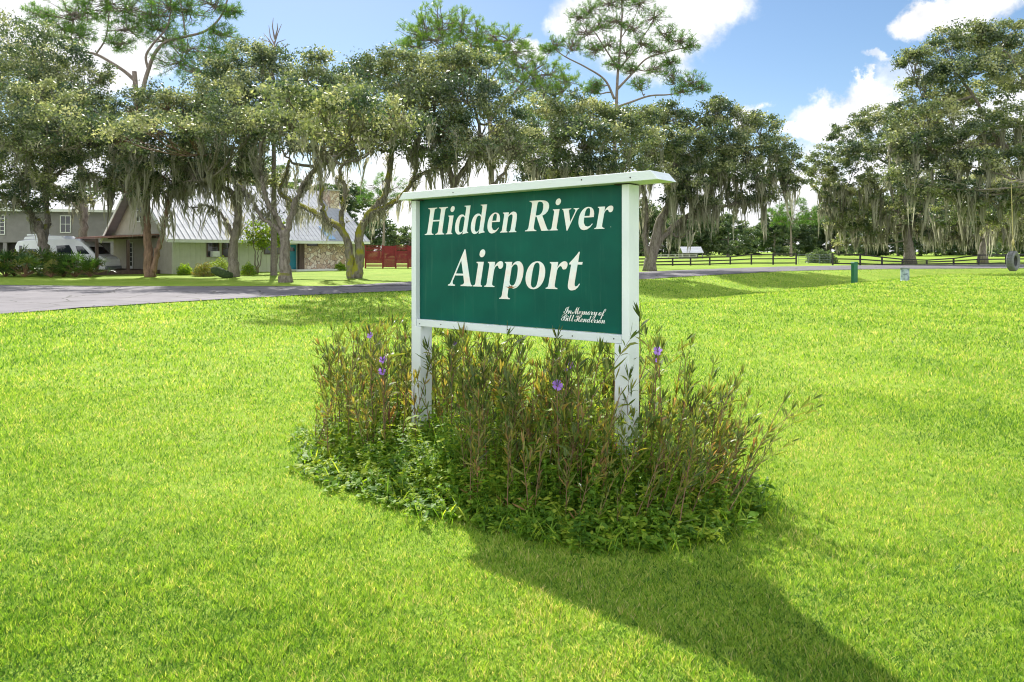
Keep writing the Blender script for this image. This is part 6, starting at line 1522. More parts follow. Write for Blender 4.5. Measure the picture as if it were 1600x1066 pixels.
    m.build('trunk', solid('dead_wood', (.14, .11, .11), (.22, .19, .18), scale=8), root, loc=B).location = (0, 0, 0)


pines()


def far_trees():
    r = np.random.default_rng(31)
    labels = {}
    G = 'distant trees along the far edge of the pasture'
    k = 0
    spots = []
    for px in np.arange(-120, 1760, 34):
        spots.append((px + r.uniform(-12, 12), r.uniform(150, 215)))
    for px, D in spots:
        if px < 545:
            top, sx = r.uniform(285, 322), 1.5
        elif px < 700:
            top, sx = r.uniform(335, 355), 1.0
        elif px < 1090:
            top, sx = r.uniform(310, 340), 1.2
        elif px < 1290:
            top, sx = r.uniform(330, 350), 1.05
        else:
            top, sx = r.uniform(300, 335), 1.35
        base_y = HOR + CAMZ * F / D
        n = 7
        blobs = []
        for j in range(n):
            a = j / (n - 1) * 2 - 1
            blobs.append((px + a * 28 * sx + r.uniform(-5, 5), top + 12 + 16 * a * a + r.uniform(-3, 5), r.uniform(11, 15) * sx, r.uniform(-4, 4)))
        for j in range(10):
            blobs.append((px + r.uniform(-30, 30), r.uniform(top + 25, 396), r.uniform(12, 15) * sx, r.uniform(-3, 6)))
        side = 'left' if px < 560 else ('behind the sign' if px < 1010 else 'right')
        if px < 560:
            lab, g = 'distant tree far behind the house and oaks on the left', G + ', left'
        elif px < 640:
            lab, g = 'distant tree far behind the red fence', G + ', behind the red fence'
        elif px < 1010:
            lab, g = 'distant tree hidden behind the sign', G + ', behind the sign'
        elif px < 1290:
            lab, g = 'distant dark tree at the far edge of the pasture beyond the black fence', G + ', centre right'
        else:
            lab, g = 'distant tree far behind the moss-hung oaks on the right', G + ', right'
        crown_tree('tree', lab, 'tree', g, (px, D), [([(px, base_y), (px, 385), (px + 1, top + 20)], .4, .15)], blobs, 300 + k, leaf=M['farleaf'], size=.46, clump_n=50, dens=5.0, moss=0, twigs=0, squash=.95)
        k += 1


far_trees()

# ------------------------------------------------------------------ the house
def metal_roof_mat():
    return solid('galvanised_metal_roof', (.40, .415, .45), (.31, .325, .36), scale=1.3, rough=.6, spec=.3, stretch=(.4, 2, 1), metal=.3)


def stone_mat():
    m, nt, out = mat('rubble_stone')
    b = N(nt, 'ShaderNodeBsdfPrincipled')
    b.inputs['Roughness'].default_value = .9
    tc = N(nt, 'ShaderNodeTexCoord')
    nz = N(nt, 'ShaderNodeTexNoise', i_Scale=3.0, i_Detail=3.0)
    L(nt, tc.outputs['Object'], nz.inputs['Vector'])
    mxv = N(nt, 'ShaderNodeMix', data_type='VECTOR')
    mxv.inputs['Factor'].default_value = .12
    L(nt, tc.outputs['Object'], mxv.inputs['A'])
    L(nt, nz.outputs['Color'], mxv.inputs['B'])
    vo = N(nt, 'ShaderNodeTexVoronoi', i_Scale=3.4)
    vo.inputs['Randomness'].default_value = 1
    L(nt, mxv.outputs['Result'], vo.inputs['Vector'])
    ve = N(nt, 'ShaderNodeTexVoronoi', i_Scale=3.4, feature='DISTANCE_TO_EDGE')
    L(nt, mxv.outputs['Result'], ve.inputs['Vector'])
    sp = N(nt, 'ShaderNodeSeparateColor')
    L(nt, vo.outputs['Color'], sp.inputs[0])
    col = ramp(nt, sp.outputs[0], [(0, (.42, .30, .2)), (.3, (.62, .52, .4)), (.55, (.72, .66, .56)), (.8, (.5, .36, .26)), (1, (.34, .27, .22))])
    mo = mathn(nt, 'LESS_THAN', ve.outputs['Distance'], .045)
    mx = N(nt, 'ShaderNodeMix', data_type='RGBA')
    L(nt, mo, mx.inputs['Factor'])
    L(nt, col, mx.inputs['A'])
    mx.inputs['B'].default_value = (.2, .15, .12, 1)
    L(nt, mx.outputs['Result'], b.inputs['Base Color'])
    bp = N(nt, 'ShaderNodeBump')
    bp.inputs['Strength'].default_value = 1
    bp.inputs['Distance'].default_value = .08
    L(nt, ve.outputs['Distance'], bp.inputs['Height'])
    L(nt, bp.outputs[0], b.inputs['Normal'])
    L(nt, b.outputs[0], out.inputs[0])
    return m


M['metal'] = metal_roof_mat()
M['stone'] = stone_mat()
M['batten'] = solid('cream_batten_siding', (.52, .55, .40), (.46, .49, .35), scale=2, rough=.7)
M['clap'] = solid('beige_clapboard', (.42, .40, .32), (.36, .34, .27), scale=2, rough=.7)
M['trim'] = solid('white_trim', (.72, .74, .70), (.64, .66, .62), scale=3, rough=.55)
M['teal'] = solid('teal_door_paint', (.02, .24, .32), (.02, .20, .27), scale=3, rough=.4)
M['brown'] = solid('dark_brown_timber', (.075, .05, .04), (.12, .085, .065), scale=6, rough=.8, stretch=(1, 1, .3))
M['glass'] = solid('dark_window_glass', (.015, .018, .02), (.03, .035, .04), scale=2, rough=.08, spec=.6)
M['rust'] = solid('rusted_sheet_roof', (.26, .13, .10), (.38, .24, .2), scale=4, rough=.7, stretch=(3, .5, 1))
M['greywall'] = solid('grey_siding', (.24, .23, .23), (.20, .19, .19), scale=2, rough=.75)
M['black'] = solid('black_stained_wood', (.022, .02, .02), (.04, .036, .034), scale=8, rough=.7)
M['red'] = solid('red_stained_wood', (.25, .022, .03), (.17, .016, .022), scale=4, rough=.65)
M['vanwhite'] = solid('van_white_paint', (.72, .74, .77), (.66, .68, .71), scale=1.5, rough=.25, spec=.6)
M['vangrey'] = solid('van_grey_stripe', (.18, .2, .22), (.15, .17, .19), scale=2, rough=.35)
M['rubber'] = solid('tyre_rubber', (.11, .115, .12), (.17, .175, .18), scale=12, rough=.8, bump=.3)
M['tyreblack'] = solid('black_rubber', (.02, .02, .02), (.03, .03, .03), scale=12, rough=.8)
M['concrete'] = solid('pale_concrete', (.45, .45, .42), (.36, .36, .33), scale=3, rough=.9)


def window(parent, x0, x1, z0, z1, y, fr=.07, bars=(1, 2), frm='trim', sgn=-1):
    """frame proud of the wall at plane y (local), pane behind it"""
    m = MB()
    ya, yb = sorted((y, y + sgn * .05))
    m.box(x0, x1, ya, yb, z0, z0 + fr)
    m.box(x0, x1, ya, yb, z1 - fr, z1)
    m.box(x0, x0 + fr, ya, yb, z0 + fr, z1 - fr)
    m.box(x1 - fr, x1, ya, yb, z0 + fr, z1 - fr)
    for i in range(1, bars[0]):
        q = x0 + (x1 - x0) * i / bars[0]
        m.box(q - .015, q + .015, ya + .012, yb - .012, z0 + fr, z1 - fr)
    for i in range(1, bars[1]):
        q = z0 + (z1 - z0) * i / bars[1]
        m.box(x0 + fr, x1 - fr, ya + .008, yb - .008, q - .02, q + .02)
    w = m.build('window', M[frm], parent)
    yp = y + sgn * .012
    MB().box(x0 + fr - .004, x1 - fr + .004, min(y + sgn * .002, yp), max(y + sgn * .002, yp), z0 + fr - .004, z1 - fr + .004).build('pane', M['glass'], w)
    return w


def rotated(parent, rz, loc):
    o = bpy.data.objects.new('hold', None)
    return o


def roof_slab(parent, L0, L1, ye, ze, yr, zr, mname, th=.10, rib=.42, name='roof'):
    """one roof plane along local x from eave (ye,ze) to ridge (yr,zr) with standing seams"""
    m = MB()
    d = np.array([yr - ye, zr - ze])
    ln = np.hypot(*d)
    d /= ln
    nrm = np.array([-d[1], d[0]]) if d[0] > 0 else np.array([d[1], -d[0]])
    if nrm[1] < 0:
        nrm = -nrm
    a, b = np.array([ye, ze]), np.array([yr, zr])
    poly = [tuple(a), tuple(b), tuple(b + nrm * th), tuple(a + nrm * th)]
    m.prism(poly, 'x', L0, L1)
    q = L0 + .02
    a2, b2 = a + nrm * (th - .002), b + nrm * (th - .002)
    while q < L1:
        m.prism([tuple(a2), tuple(b2), tuple(b2 + nrm * .024), tuple(a2 + nrm * .024)], 'x', q, q + .022)
        q += rib
    return m.build(name, M[mname], parent)


def build_house():
    th = R(50)
    c0 = np.array([-25.39, 52.7])
    root = empty('house', (c0[0], c0[1], 0), th)
    tag(root, 'cream house with pale metal roof, stone end wall and teal front door', 'house')
    Ln, Wd, EV, RG = 17.0, 11.0, 3.05, 7.45

    def fx(px):
        k = (px - 800) / F
        return (c0[0] - c0[1] * k) / (math.sin(th) * k - math.cos(th))
    s0, s1 = fx(475), fx(541)
    # front wall with board-and-batten
    m = MB()
    m.box(0, fx(452), 0, .18, 0, EV)
    q = .1
    while q < fx(452) - .05:
        m.box(q, q + .05, -.025, .0, .02, EV - .02)
        q += .4
    m.build('front_wall', M['batten'], root)
    m = MB()
    m.box(fx(452), s0, .5, .68, 0, EV)
    m.box(s0, Ln - .2, .3, .5, 0, EV)
    m.box(Ln - .2, Ln, .3, Wd, 0, EV)
    m.box(.2, Ln - .2, Wd - .2, Wd, 0, EV)
    m.build('side_wall', M['clap'], root)
    # gable end: clapboards below and above
    m = MB()
    m.box(0, .18, .182, Wd, 0, EV)
    z = .05
    while z < RG - .2:
        if z < EV:
            y0, y1 = .19, Wd
        else:
            f = (z - EV) / (RG - EV)
            y0, y1 = Wd / 2 * f + .1, Wd - Wd / 2 * f - .1
        m.prism([(-.03, z), (-.002, z + .16), (-.002, z)], 'y', y0, y1)
        z += .18
    m.prism([(0.0, EV + .002), (Wd, EV + .002), (Wd / 2, RG - .05)], 'x', .0, .16)
    m.build('gable_wall', M['clap'], root)
    MB().prism([(0.0, EV + .002), (Wd, EV + .002), (Wd / 2, RG - .05)], 'x', Ln - .16, Ln).build('gable_wall', M['clap'], root)
    # roof planes
    k = (RG - EV) / (Wd / 2)
    roof_slab(root, -.7, Ln + .9, -.75, EV - .75 * k + .08, Wd / 2, RG + .08, 'metal')
    roof_slab(root, -.7, Ln + .9, Wd + .75, EV - .75 * k + .08, Wd / 2, RG + .08, 'metal')
    m = MB()
    m.box(-.7, Ln + .9, -.80, -.752, EV - .75 * k - .08, EV - .75 * k + .16)
    m.bar((-.74, -.78, EV - .75 * k + .03), (-.74, Wd / 2, RG + .03), .06, .24)
    m.bar((-.74, Wd + .78, EV - .75 * k + .03), (-.74, Wd / 2 + .04, RG + .03), .06, .24)
    m.build('fascia', M['trim'], root)
    # pale blue raised panel near the right eave
    def rp(x, f, up=.12):
        y = -.75 + (Wd / 2 + .75) * f
        return (x, y, EV - .75 * k + .08 + (RG - EV + .75 * k) * f + up)
    blue = solid('blue_tinted_panel', (.25, .42, .68), (.3, .46, .7), scale=2, rough=.3)
    x0, x1 = fx(508), fx(527)
    me = MB()
    P = [rp(x0, .02), rp(x1 - .6, .02), rp(x0 + .5, .18), rp(x0 - .1, .26)]
    P2 = [(p[0], p[1] - .03, p[2] + .05) for p in P]
    me.add(P + P2, [(3, 2, 1, 0), (4, 5, 6, 7), (0, 1, 5, 4), (1, 2, 6, 5), (2, 3, 7, 6), (3, 0, 4, 7)])
    me.build('roof_panel', blue, root, loc=None)
    # chimney
    cx = fx(545)
    m = MB()
    m.box(cx + .2, cx + 1.3, 3.2, 4.4, EV, RG + .05)
    ch = m.build('chimney', M['stone'], root)
    MB().box(cx + .1, cx + 1.4, 3.1, 4.5, RG + .052, RG + .16).build('chimney_cap', M['concrete'], ch)
    # stone wall
    MB().box(s0 + .02, s1, -.06, .298, .0, EV - .1).build('stone_wall', M['stone'], root)
    w = window(root, fx(479), fx(496), 2.15, 2.62, -.062, bars=(1, 1), frm='brown')
    MB().box(fx(467.5), s0 + .015, -.04, .2, 0, EV - .1).build('timber_post', M['brown'], root)
    # teal door
    d0, d1 = fx(454.5), fx(467)
    fr = MB().box(d0 - .1, d0, .40, .498, .15, 2.4).box(d1, d1 + .1, .40, .498, .15, 2.4).box(d0, d1, .40, .498, 2.28, 2.4).build('door_frame', M['trim'], root)
    door = MB().box(d0, d1, .44, .496, .15, 2.279).box(d0 + .12, d1 - .12, .42, .438, .3, 1.1).build('door', M['teal'], root, bevel=.006)
    fan = MB()
    cxd, r_ = (d0 + d1) / 2, (d1 - d0) * .34
    fan.prism([(cxd + r_ * math.cos(a), 1.7 + .36 * math.sin(a)) for a in np.linspace(0, math.pi, 9)], 'y', .425, .439)
    fan.build('pane', M['glass'], door)
    MB().lathe([(.001, .36), (.035, .36), (.035, .44)], 10, (d0 + .09, 0, 1.15), 'y').build('handle', M['brown'], door)
    MB().box(fx(450), s1 + .2, -1.3, .298, -.1, .14).build('porch_step', M['trim'], root, bevel=.01)
    # front windows
    w = window(root, fx(322.5), fx(342), .95 + .3, 2.55, -.027, bars=(2, 3), frm='brown')
    ac = MB().box(fx(328), fx(339), -.45, -.08, 1.28, 1.72)
    for i in range(6):
        ac.box(fx(328.5), fx(338.5), -.47, -.45, 1.32 + i * .065, 1.35 + i * .065)
    ac.build('air_conditioner', M['trim'], root)
    window(root, fx(346.5), fx(358), 1.25, 2.6, -.027, bars=(1, 2), frm='brown')
    window(root, fx(412), fx(437), 1.45, 2.35, -.027, bars=(2, 1), frm='brown')
    # gable windows and french door: local x = -0.03, so build them on a turned plane
    for (y0, y1, z0, z1, nm, nb) in ((5.1, 6.3, 4.05, 5.9, 'window', 2), (7.0, 8.2, .25, 2.45, 'door', 1)):
        m = MB()
        a, b = -.085, -.035
        f = .09
        m.box(a, b, y0, y1, z0, z0 + f * (3 if nm == 'door' else 1))
        m.box(a, b, y0, y1, z1 - f, z1)
        zb = z0 + f * (3 if nm == 'door' else 1)
        m.box(a, b, y0, y0 + f, zb, z1 - f)
        m.box(a, b, y1 - f, y1, zb, z1 - f)
        ym = (y0 + y1) / 2
        m.box(a + .005, b - .005, ym - .04, ym + .04, zb, z1 - f)
        for i in range(1, 5 if nm == 'door' else 2):
            zz = zb + (z1 - f - zb) * i / (5 if nm == 'door' else 2)
            m.box(a + .01, b - .01, y0 + f, y1 - f, zz - .02, zz + .02)
        o = m.build(nm, M['trim'], root)
        MB().box(-.05, -.04, y0 + f - .003, y1 - f + .003, zb - .003, z1 - f + .003).build('pane', M['glass'], o)
        if nm == 'door':
            tag(o, 'white glazed double door under the pergola')
    # rusty lean-to on brown posts
    pg = empty('pergola', (c0[0], c0[1], 0), th)
    tag(pg, 'rusty flat-roofed pergola on dark posts at the left end of the house', 'pergola')
    m = MB()
    m.prism([(-4.6, 2.62), (-.12, 2.95), (-.12, 3.01), (-4.6, 2.68)], 'y', 2.0, 12.4)
    q = 2.0
    while q < 12.3:
        m.prism([(-4.6, 2.68), (-.12, 3.01), (-.12, 3.05), (-4.6, 2.72)], 'y', q, q + .06)
        q += .3
    m.build('roof', M['rust'], pg)
    m = MB()
    m.box(-4.5, -4.35, 2.1, 12.3, 2.42, 2.61)
    m.box(-.3, -.14, 2.1, 12.3, 2.72, 2.90)
    m.build('beam', M['brown'], pg)
    for x, y in ((-4.42, 2.2), (-4.42, 4.6), (-4.42, 7.1), (-4.42, 9.6), (-4.42, 12.1), (-2.3, 2.2)):
        MB().box(x - .09, x + .09, y - .09, y + .09, .3, 2.42 + (.15 if x > -4 else 0)).build('post', M['brown'], pg)
    MB().box(-4.7, -.1, 2.0, 12.4, .0, .3).build('deck', M['brown'], pg)
    m = MB()
    m.box(-4.46, -4.40, 4.7, 9.5, .5, .56).box(-4.46, -4.40, 4.7, 9.5, 1.15, 1.22)
    m.build('rail', M['brown'], pg)


def build_neighbour():
    root = empty('grey_house', (-44, 64, 0), R(14))
    tag(root, 'grey raised house with a pale metal roof behind the white van at far left', 'house')
    # local x 0..?; x=0 at far left
    x0, x1 = -8, 7.2
    m = MB()
    m.box(x0, x1, 0, 8, 2.5, 5.6)
    z = 2.52
    while z < 5.5:
        m.prism([(-.03, z), (-.002, z + .17), (-.002, z)], 'x', x0, x1) if False else m.box(x0, x1, -.02, -.002, z, z + .03)
        z += .2
    m.build('wall', M['greywall'], root)
    m = MB()
    m.box(x0 + .2, x1 - .2, .6, .8, 0, 2.5)
    m.build('lower_wall', M['black'], root)
    for i in range(6):
        x = x0 + .3 + i * (x1 - x0 - .6) / 5
        MB().box(x - .15, x + .15, .05, .35, 0, 2.5).build('pillar', M['greywall'], root)
    roof_slab(root, x0 - .4, x1 + .4, -.6, 5.45, 4, 7.5, 'metal')
    roof_slab(root, x0 - .4, x1 + .4, 8.6, 5.45, 4, 7.5, 'metal')
    MB().box(x0 - .4, x1 + .4, -.66, -.602, 5.30, 5.54).build('fascia', M['trim'], root)
    window(root, -2.6, -1.8, 3.2, 5.0, -.022, bars=(2, 5))
    window(root, 2.6, 3.5, 3.4, 5.0, -.022, bars=(2, 2))


def build_van():
    # side-on, nose to the right
    D = 51.5
    a = W(22, 0, D)[0]
    s = (W(165, 0, D)[0] - a)
    root = empty('camper_van', (a, D, 0), R(0))
    tag(root, 'white high-roofed camper van parked under the oaks behind the palmettos', 'van')
    T_ = lambda px, py: ((px - 22) / 143 * s, (CAMZ + (HOR - py) / F * D))
    prof = [(24, 424), (22, 400), (23, 385), (27, 377), (40, 375), (100, 373), (115, 373), (124, 376), (136, 385), (147, 397), (158, 401), (163, 405), (165, 414), (164, 424)]
    pts = [T_(*p) for p in prof]
    pts = [(x, max(z, .35)) for x, z in pts]
    body = MB().prism(pts, 'y', 0, 2.05).build('body', M['vanwhite'], root, bevel=.07)
    top = [T_(*p) for p in ((32, 374.6), (35, 370), (60, 368), (92, 368.5), (100, 374.2))]
    MB().prism(top, 'y', .25, 1.8).build('roof_box', M['vanwhite'], root, bevel=.05)
    MB().box(T_(34, 0)[0], T_(58, 0)[0], .5, 1.5, T_(0, 368.4)[1], T_(0, 365.5)[1]).build('roof_vent', M['vanwhite'], root, bevel=.04)
    glass = solid('van_glass', (.02, .028, .035), rough=.06, spec=.7)
    for q in ([(30, 384), (34.5, 384), (34.5, 396), (30, 396)], [(39, 389), (57, 389), (57, 396), (39, 396)], [(88, 384), (108, 383), (116, 397), (90, 397)], [(118, 384.5), (129, 385), (140, 397), (122, 397)]):
        MB().prism([T_(*p) for p in q], 'y', -.012, .03).build('side_window', glass, root)
    MB().box(T_(24, 0)[0], T_(88, 0)[0], -.02, .02, T_(0, 401)[1], T_(0, 398.5)[1]).build('stripe', M['vangrey'], root)
    m = MB().prism([T_(*p) for p in ((137.5, 385.4), (148.2, 396.6), (147.2, 397.4), (136.2, 386.2))], 'y', .15, 1.9)
    m.build('windscreen', glass, root)
    MB().box(T_(162, 0)[0], T_(166.5, 0)[0], .02, 2.03, .4, .62).build('bumper', M['vangrey'], root, bevel=.03)
    MB().box(T_(159, 0)[0], T_(164.6, 0)[0], -.02, .25, T_(0, 408)[1], T_(0, 404)[1]).build('headlight', M['trim'], root, bevel=.02)
    for px in (45, 145):
        x = T_(px, 0)[0]
        for y in (-.02, 1.82):
            w = MB().lathe([(.22, y), (.36, y + .02), (.37, y + .12), (.36, y + .23), (.22, y + .25)], 20, (x, 0, .37), 'y').build('wheel', M['tyreblack'], root, smooth=True)
            MB().lathe([(.001, y + .03), (.2, y + .02), (.225, y + .06), (.225, y + .2), (.001, y + .2)], 16, (x, 0, .37), 'y').build('rim', M['trim'], w)
    lad = MB()
    for y in (.5, .9):
        lad.bar((-.08, y, .9), (-.08, y, 2.4), .03, .03)
    for i in range(5):
        lad.bar((-.08, .5, 1.05 + i * .3), (-.08, .9, 1.05 + i * .3), .025, .025)
    lad.build('ladder', M['vangrey'], root)


def build_red_fence():
    D = 70
    root = empty('red_fence', (W(571, 0, D)[0], D, 0), R(4))
    tag(root, 'dark red slatted wooden privacy fence beside the forked oak', 'fence')
    X = lambda px: W(px, 0, D)[0] - W(571, 0, D)[0]
    H = 2.25
    edges = [571, 598, 618, 637, 656, 676]
    for px in edges:
        MB().box(X(px) - .07, X(px) + .07, -.1, .04, 0, H + .05).build('post', M['red'], root)
    for i, (a, b) in enumerate(zip(edges[:-1], edges[1:])):
        m = MB()
        z = .12
        while z < H - .05:
            f = z / H
            gap = .055 if (i in (0, 2) and (f > .72 or f < .22)) else .006
            h = .10 if gap < .02 else .075
            m.box(X(a) + .075, X(b) - .075, -.03, .0, z, z + h)
            z += h + gap
        m.build('slat_panel', M['red'], root)


def fence_run(label, pts, rails, group=None):
    """pts: (px, y of base, y of top) in the photo; rails: fractions of the height"""
    P = []
    for px, yb, yt in pts:
        D = CAMZ * F / (yb - HOR)
        for _ in range(3):
            X = (px - 800) / F * D
            z = float(ground(np.array([X]), np.array([D]))[0])
            D = (CAMZ - z) * F / (yb - HOR)
        X = (px - 800) / F * D
        z = float(ground(np.array([X]), np.array([D]))[0])
        zt = CAMZ + (HOR - yt) / F * D
        P.append(np.array([X, D, z, zt]))
    root = empty('rail_fence', P[0][:3])
    tag(root, label, 'fence', group)
    B = P[0][:3]
    for p in P:
        MB().box(p[0] - B[0] - .08, p[0] - B[0] + .08, p[1] - B[1] - .08, p[1] - B[1] + .08, p[2] - B[2] - .1, p[3] - B[2]).build('post', M['black'], root)
    for a, b in zip(P[:-1], P[1:]):
        for f in rails:
            q = [np.array([p[0], p[1] - .105, p[2] + (p[3] - p[2]) * f]) - B for p in (a, b)]
            MB().bar(q[0], q[1], .045, .15).build('rail', M['black'], root)
    return P


def build_fences():
    G = 'black rail fences round the pasture'
    fence_run('black rail fence running from the big leaning oak to the gate', [(955, 416.5, 404), (990, 416, 404), (1020, 415.7, 403.5), (1051, 415.4, 402.5), (1079, 415, 402), (1109, 414.6, 401), (1141, 413.2, 400.5), (1174, 412.6, 396.5), (1208, 412.3, 396), (1244, 412.3, 395.6)], (.92, .52, .14), G)
    fence_run('black rail fence right of the gate, sagging into a dip behind the mossy oak', [(1301, 411.6, 395.5), (1344, 411.2, 396.5), (1378, 411, 401), (1410, 411.3, 404.5), (1448, 411.5, 406), (1490, 411.4, 403), (1529, 411, 397.5), (1572, 411, 397), (1615, 411, 396.5), (1660, 411, 396)], (.92, .52, .14), G)
    # wire gate between them
    D = 92
    xa, xb = W(1247, 0, D)[0], W(1297, 0, D)[0]
    root = empty('wire_gate', (xa, D, 0))
    tag(root, 'pale tubular metal farm gate closing the gap in the black fence', 'gate')
    w = xb - xa
    m = MB()
    for z in (.15, .4, .62, .85, 1.05, 1.25):
        m.bar((0, 0, z), (w, 0, z), .035, .035)
    for x in (0, w * .33, w * .66, w):
        m.bar((x, -.03, .05), (x, -.03, 1.3), .045, .045)
    m.build('gate_frame', M['vangrey'], root)
    # small shed
    D = 118
    x0, x1 = W(1066, 0, D)[0], W(1099, 0, D)[0]
    root = empty('field_shelter', (x0, D, 0))
    tag(root, 'small open shelter with a pale metal roof in the pasture', 'shed')
    w = x1 - x0
    m = MB()
    m.prism([(-.3, 1.35), (1.6, 2.35), (3.4, 1.35), (3.4, 1.43), (1.6, 2.45), (-.3, 1.43)], 'x', 0, w)
    m.build('roof', M['metal'], root)
    for x, y in ((.15, 0), (w - .15, 0), (.15, 3), (w - .15, 3)):
        MB().box(x - .07, x + .07, y - .07, y + .07, 0, 1.45).build('post', M['greywall'], root)
    MB().box(.1, w - .1, 2.9, 3.0, 0, 1.4).build('back_wall', M['greywall'], root)
    # pale paddock rails far behind the leaning oak
    root = empty('paddock_fence', (W(1022, 0, 110)[0], 110, 0))
    tag(root, 'pale grey paddock rails in front of the small shelter', 'fence')
    B = W(1022, 0, 110)[0]
    for i in range(7):
        x = W(1022 + i * 11, 0, 110)[0] - B
        MB().box(x - .06, x + .06, -.06, .06, 0, 1.2).build('post', M['concrete'], root)
    for z in (.45, .8, 1.12):
        MB().box(0, W(1088, 0, 110)[0] - B, -.09, -.062, z - .05, z + .05).build('rail', M['concrete'], root)


def build_small():
    # green utility post
    green = solid('green_pedestal', (.015, .10, .05), (.02, .13, .07), scale=5, rough=.5)
    D = 43.0
    x = W(1335, 0, D)[0]
    root = empty('utility_marker', (x, D, 0), R(20))
    tag(root, 'slim dark green utility pedestal standing on the lawn', 'utility post')
    z = float(ground(np.array([x]), np.array([D]))[0])
    root.location[2] = z
    MB().box(-.15, .15, -.12, .12, -.1, 1.0 - z).build('cabinet', green, root, bevel=.015)
    MB().prism([(-.17, 1.0 - z), (.17, 1.0 - z), (.13, 1.07 - z), (-.13, 1.07 - z)], 'y', -.14, .14).build('lid', green, root)
    # grey-white round box
    pale = solid('peeling_pale_paint', (.34, .42, .47), (.27, .34, .39), scale=3, rough=.6, dirt=((.12, .16, .22), 5.0, .52))
    D = 41.0
    x = W(1414, 0, D)[0]
    z = float(ground(np.array([x]), np.array([D]))[0])
    root = empty('meter_box', (x, D, z))
    tag(root, 'short pale peeling meter box with a dark lid on the lawn', 'meter box')
    MB().lathe([(.001, -.1), (.25, -.1), (.25, .02), (.23, .04), (.23, .72 - z), (.001, .72 - z)], 24).build('cabinet', pale, root)
    MB().lathe([(.27, .70 - z), (.27, .77 - z), (.001, .79 - z)], 24).build('lid', M['vangrey'], root)
    MB().box(-.12, .12, -.252, -.226, .12, .55).build('door', pale, root)
    # tyre swing
    D = 44.0
    c = W(1583, 408, D)
    root = empty('tyre_swing', c, R(36))
    tag(root, 'grey tyre swing hanging by a rope from the huge oak at right', 'tyre swing')
    prof = [(.36, -.14), (.44, -.19), (.56, -.20), (.60, -.15), (.62, -.06), (.62, .06), (.60, .15), (.56, .20), (.44, .19), (.36, .14), (.34, .12), (.50, .10), (.54, 0), (.50, -.10), (.34, -.12), (.36, -.14)]
    t = MB().lathe(prof, 40, axis='y')
    for i in range(40):
        a = 2 * math.pi * i / 40
        ca, sa = math.cos(a), math.sin(a)
        for y0, y1 in ((-.14, -.05), (-.03, .05), (.07, .15)):
            p0 = np.array([ca * .618, y0, sa * .618])
            p1 = np.array([ca * .618, y1, sa * .618])
            t.bar(p0, p1, .06, .03)
    t.build('tyre', M['rubber'], root, smooth=False)
    rope = solid('yellow_rope', (.45, .38, .16), (.35, .3, .14), scale=20, rough=.9)
    top = W(1580, 286, D) - c
    ca, sa = math.cos(-R(36)), math.sin(-R(36))
    top = np.array([top[0] * ca - top[1] * sa, top[0] * sa + top[1] * ca, top[2]])
    kn = np.array([0, 0, 1.15])
    m = MB()
    m.tube(np.array([[.18, -.12, .58], kn * .95 + np.array([.02, 0, 0]), kn]), [.02] * 3, 6)
    m.tube(np.array([[.18, .12, .58], kn * .95, kn]), [.02] * 3, 6)
    m.tube(np.array([kn, (kn + top) / 2, top]), [.02] * 3, 6)
    m.build('rope', rope, root)
    MB().lathe([(.001, .98), (.05, 1.0), (.075, 1.12), (.07, 1.25), (.03, 1.36), (.001, 1.37)], 10).build('knot', rope, root, smooth=True)
    # dark mossy log lying by the oak
    D = 45.5
    c = W(345, 0, D)
    root = empty('log', (c[0], D, 0), R(-12))
    tag(root, 'dark moss-covered log lying tilted against the stout oak', 'log')
    lg = solid('mossy_log', (.02, .04, .012), (.05, .08, .02), scale=5, rough=.95, bump=.6, bscale=12)
    P = np.array([[-.65, 0, .60], [-.5, 0, .52], [-.1, 0, .38], [.35, 0, .22], [.75, .0, .12], [.8, 0, .11]])
    MB().tube(P, [.12, .25, .31, .28, .22, .08], 12).build('trunk', lg, root, smooth=True)
    # utility wire far left omitted: too thin to read


def leafy_mound(name, label, cat, group, px, D, w, h, seed, mname, n=2600, ls=.10, asp=.35, up=0.0):
    r = np.random.default_rng(seed)
    x = W(px, 0, D)[0]
    root = empty(name, (x, D, 0))
    tag(root, label, cat, group)
    q = norm(r.normal(size=(n, 3)) + np.array([0, 0, up]))
    q[:, 2] = np.abs(q[:, 2])
    C = q * (r.uniform(.25, 1, n) ** .5)[:, None] * np.array([w / 2, w / 2, h]) * (1 + .18 * np.sin(7 * q[:, :1] + seed) * np.cos(6 * q[:, 2:3]))
    V, Q = leaf_quads(C, r, ls, asp=asp)
    V[:, 2] = np.maximum(V[:, 2], .01)
    np_mesh('foliage', V, [Q], M[mname], root, tint=np.repeat(np.clip(r.normal(.5, .25, n), 0, 1), 4))
    m = MB()
    for i in range(9):
        e = C[int(r.integers(0, n))]
        m.tube(np.array([[0, 0, 0], e * .5 + np.array([0, 0, .05]), e]), [.03, .02, .01], 5)
    m.build('stem', M['stem'], root)
    return root


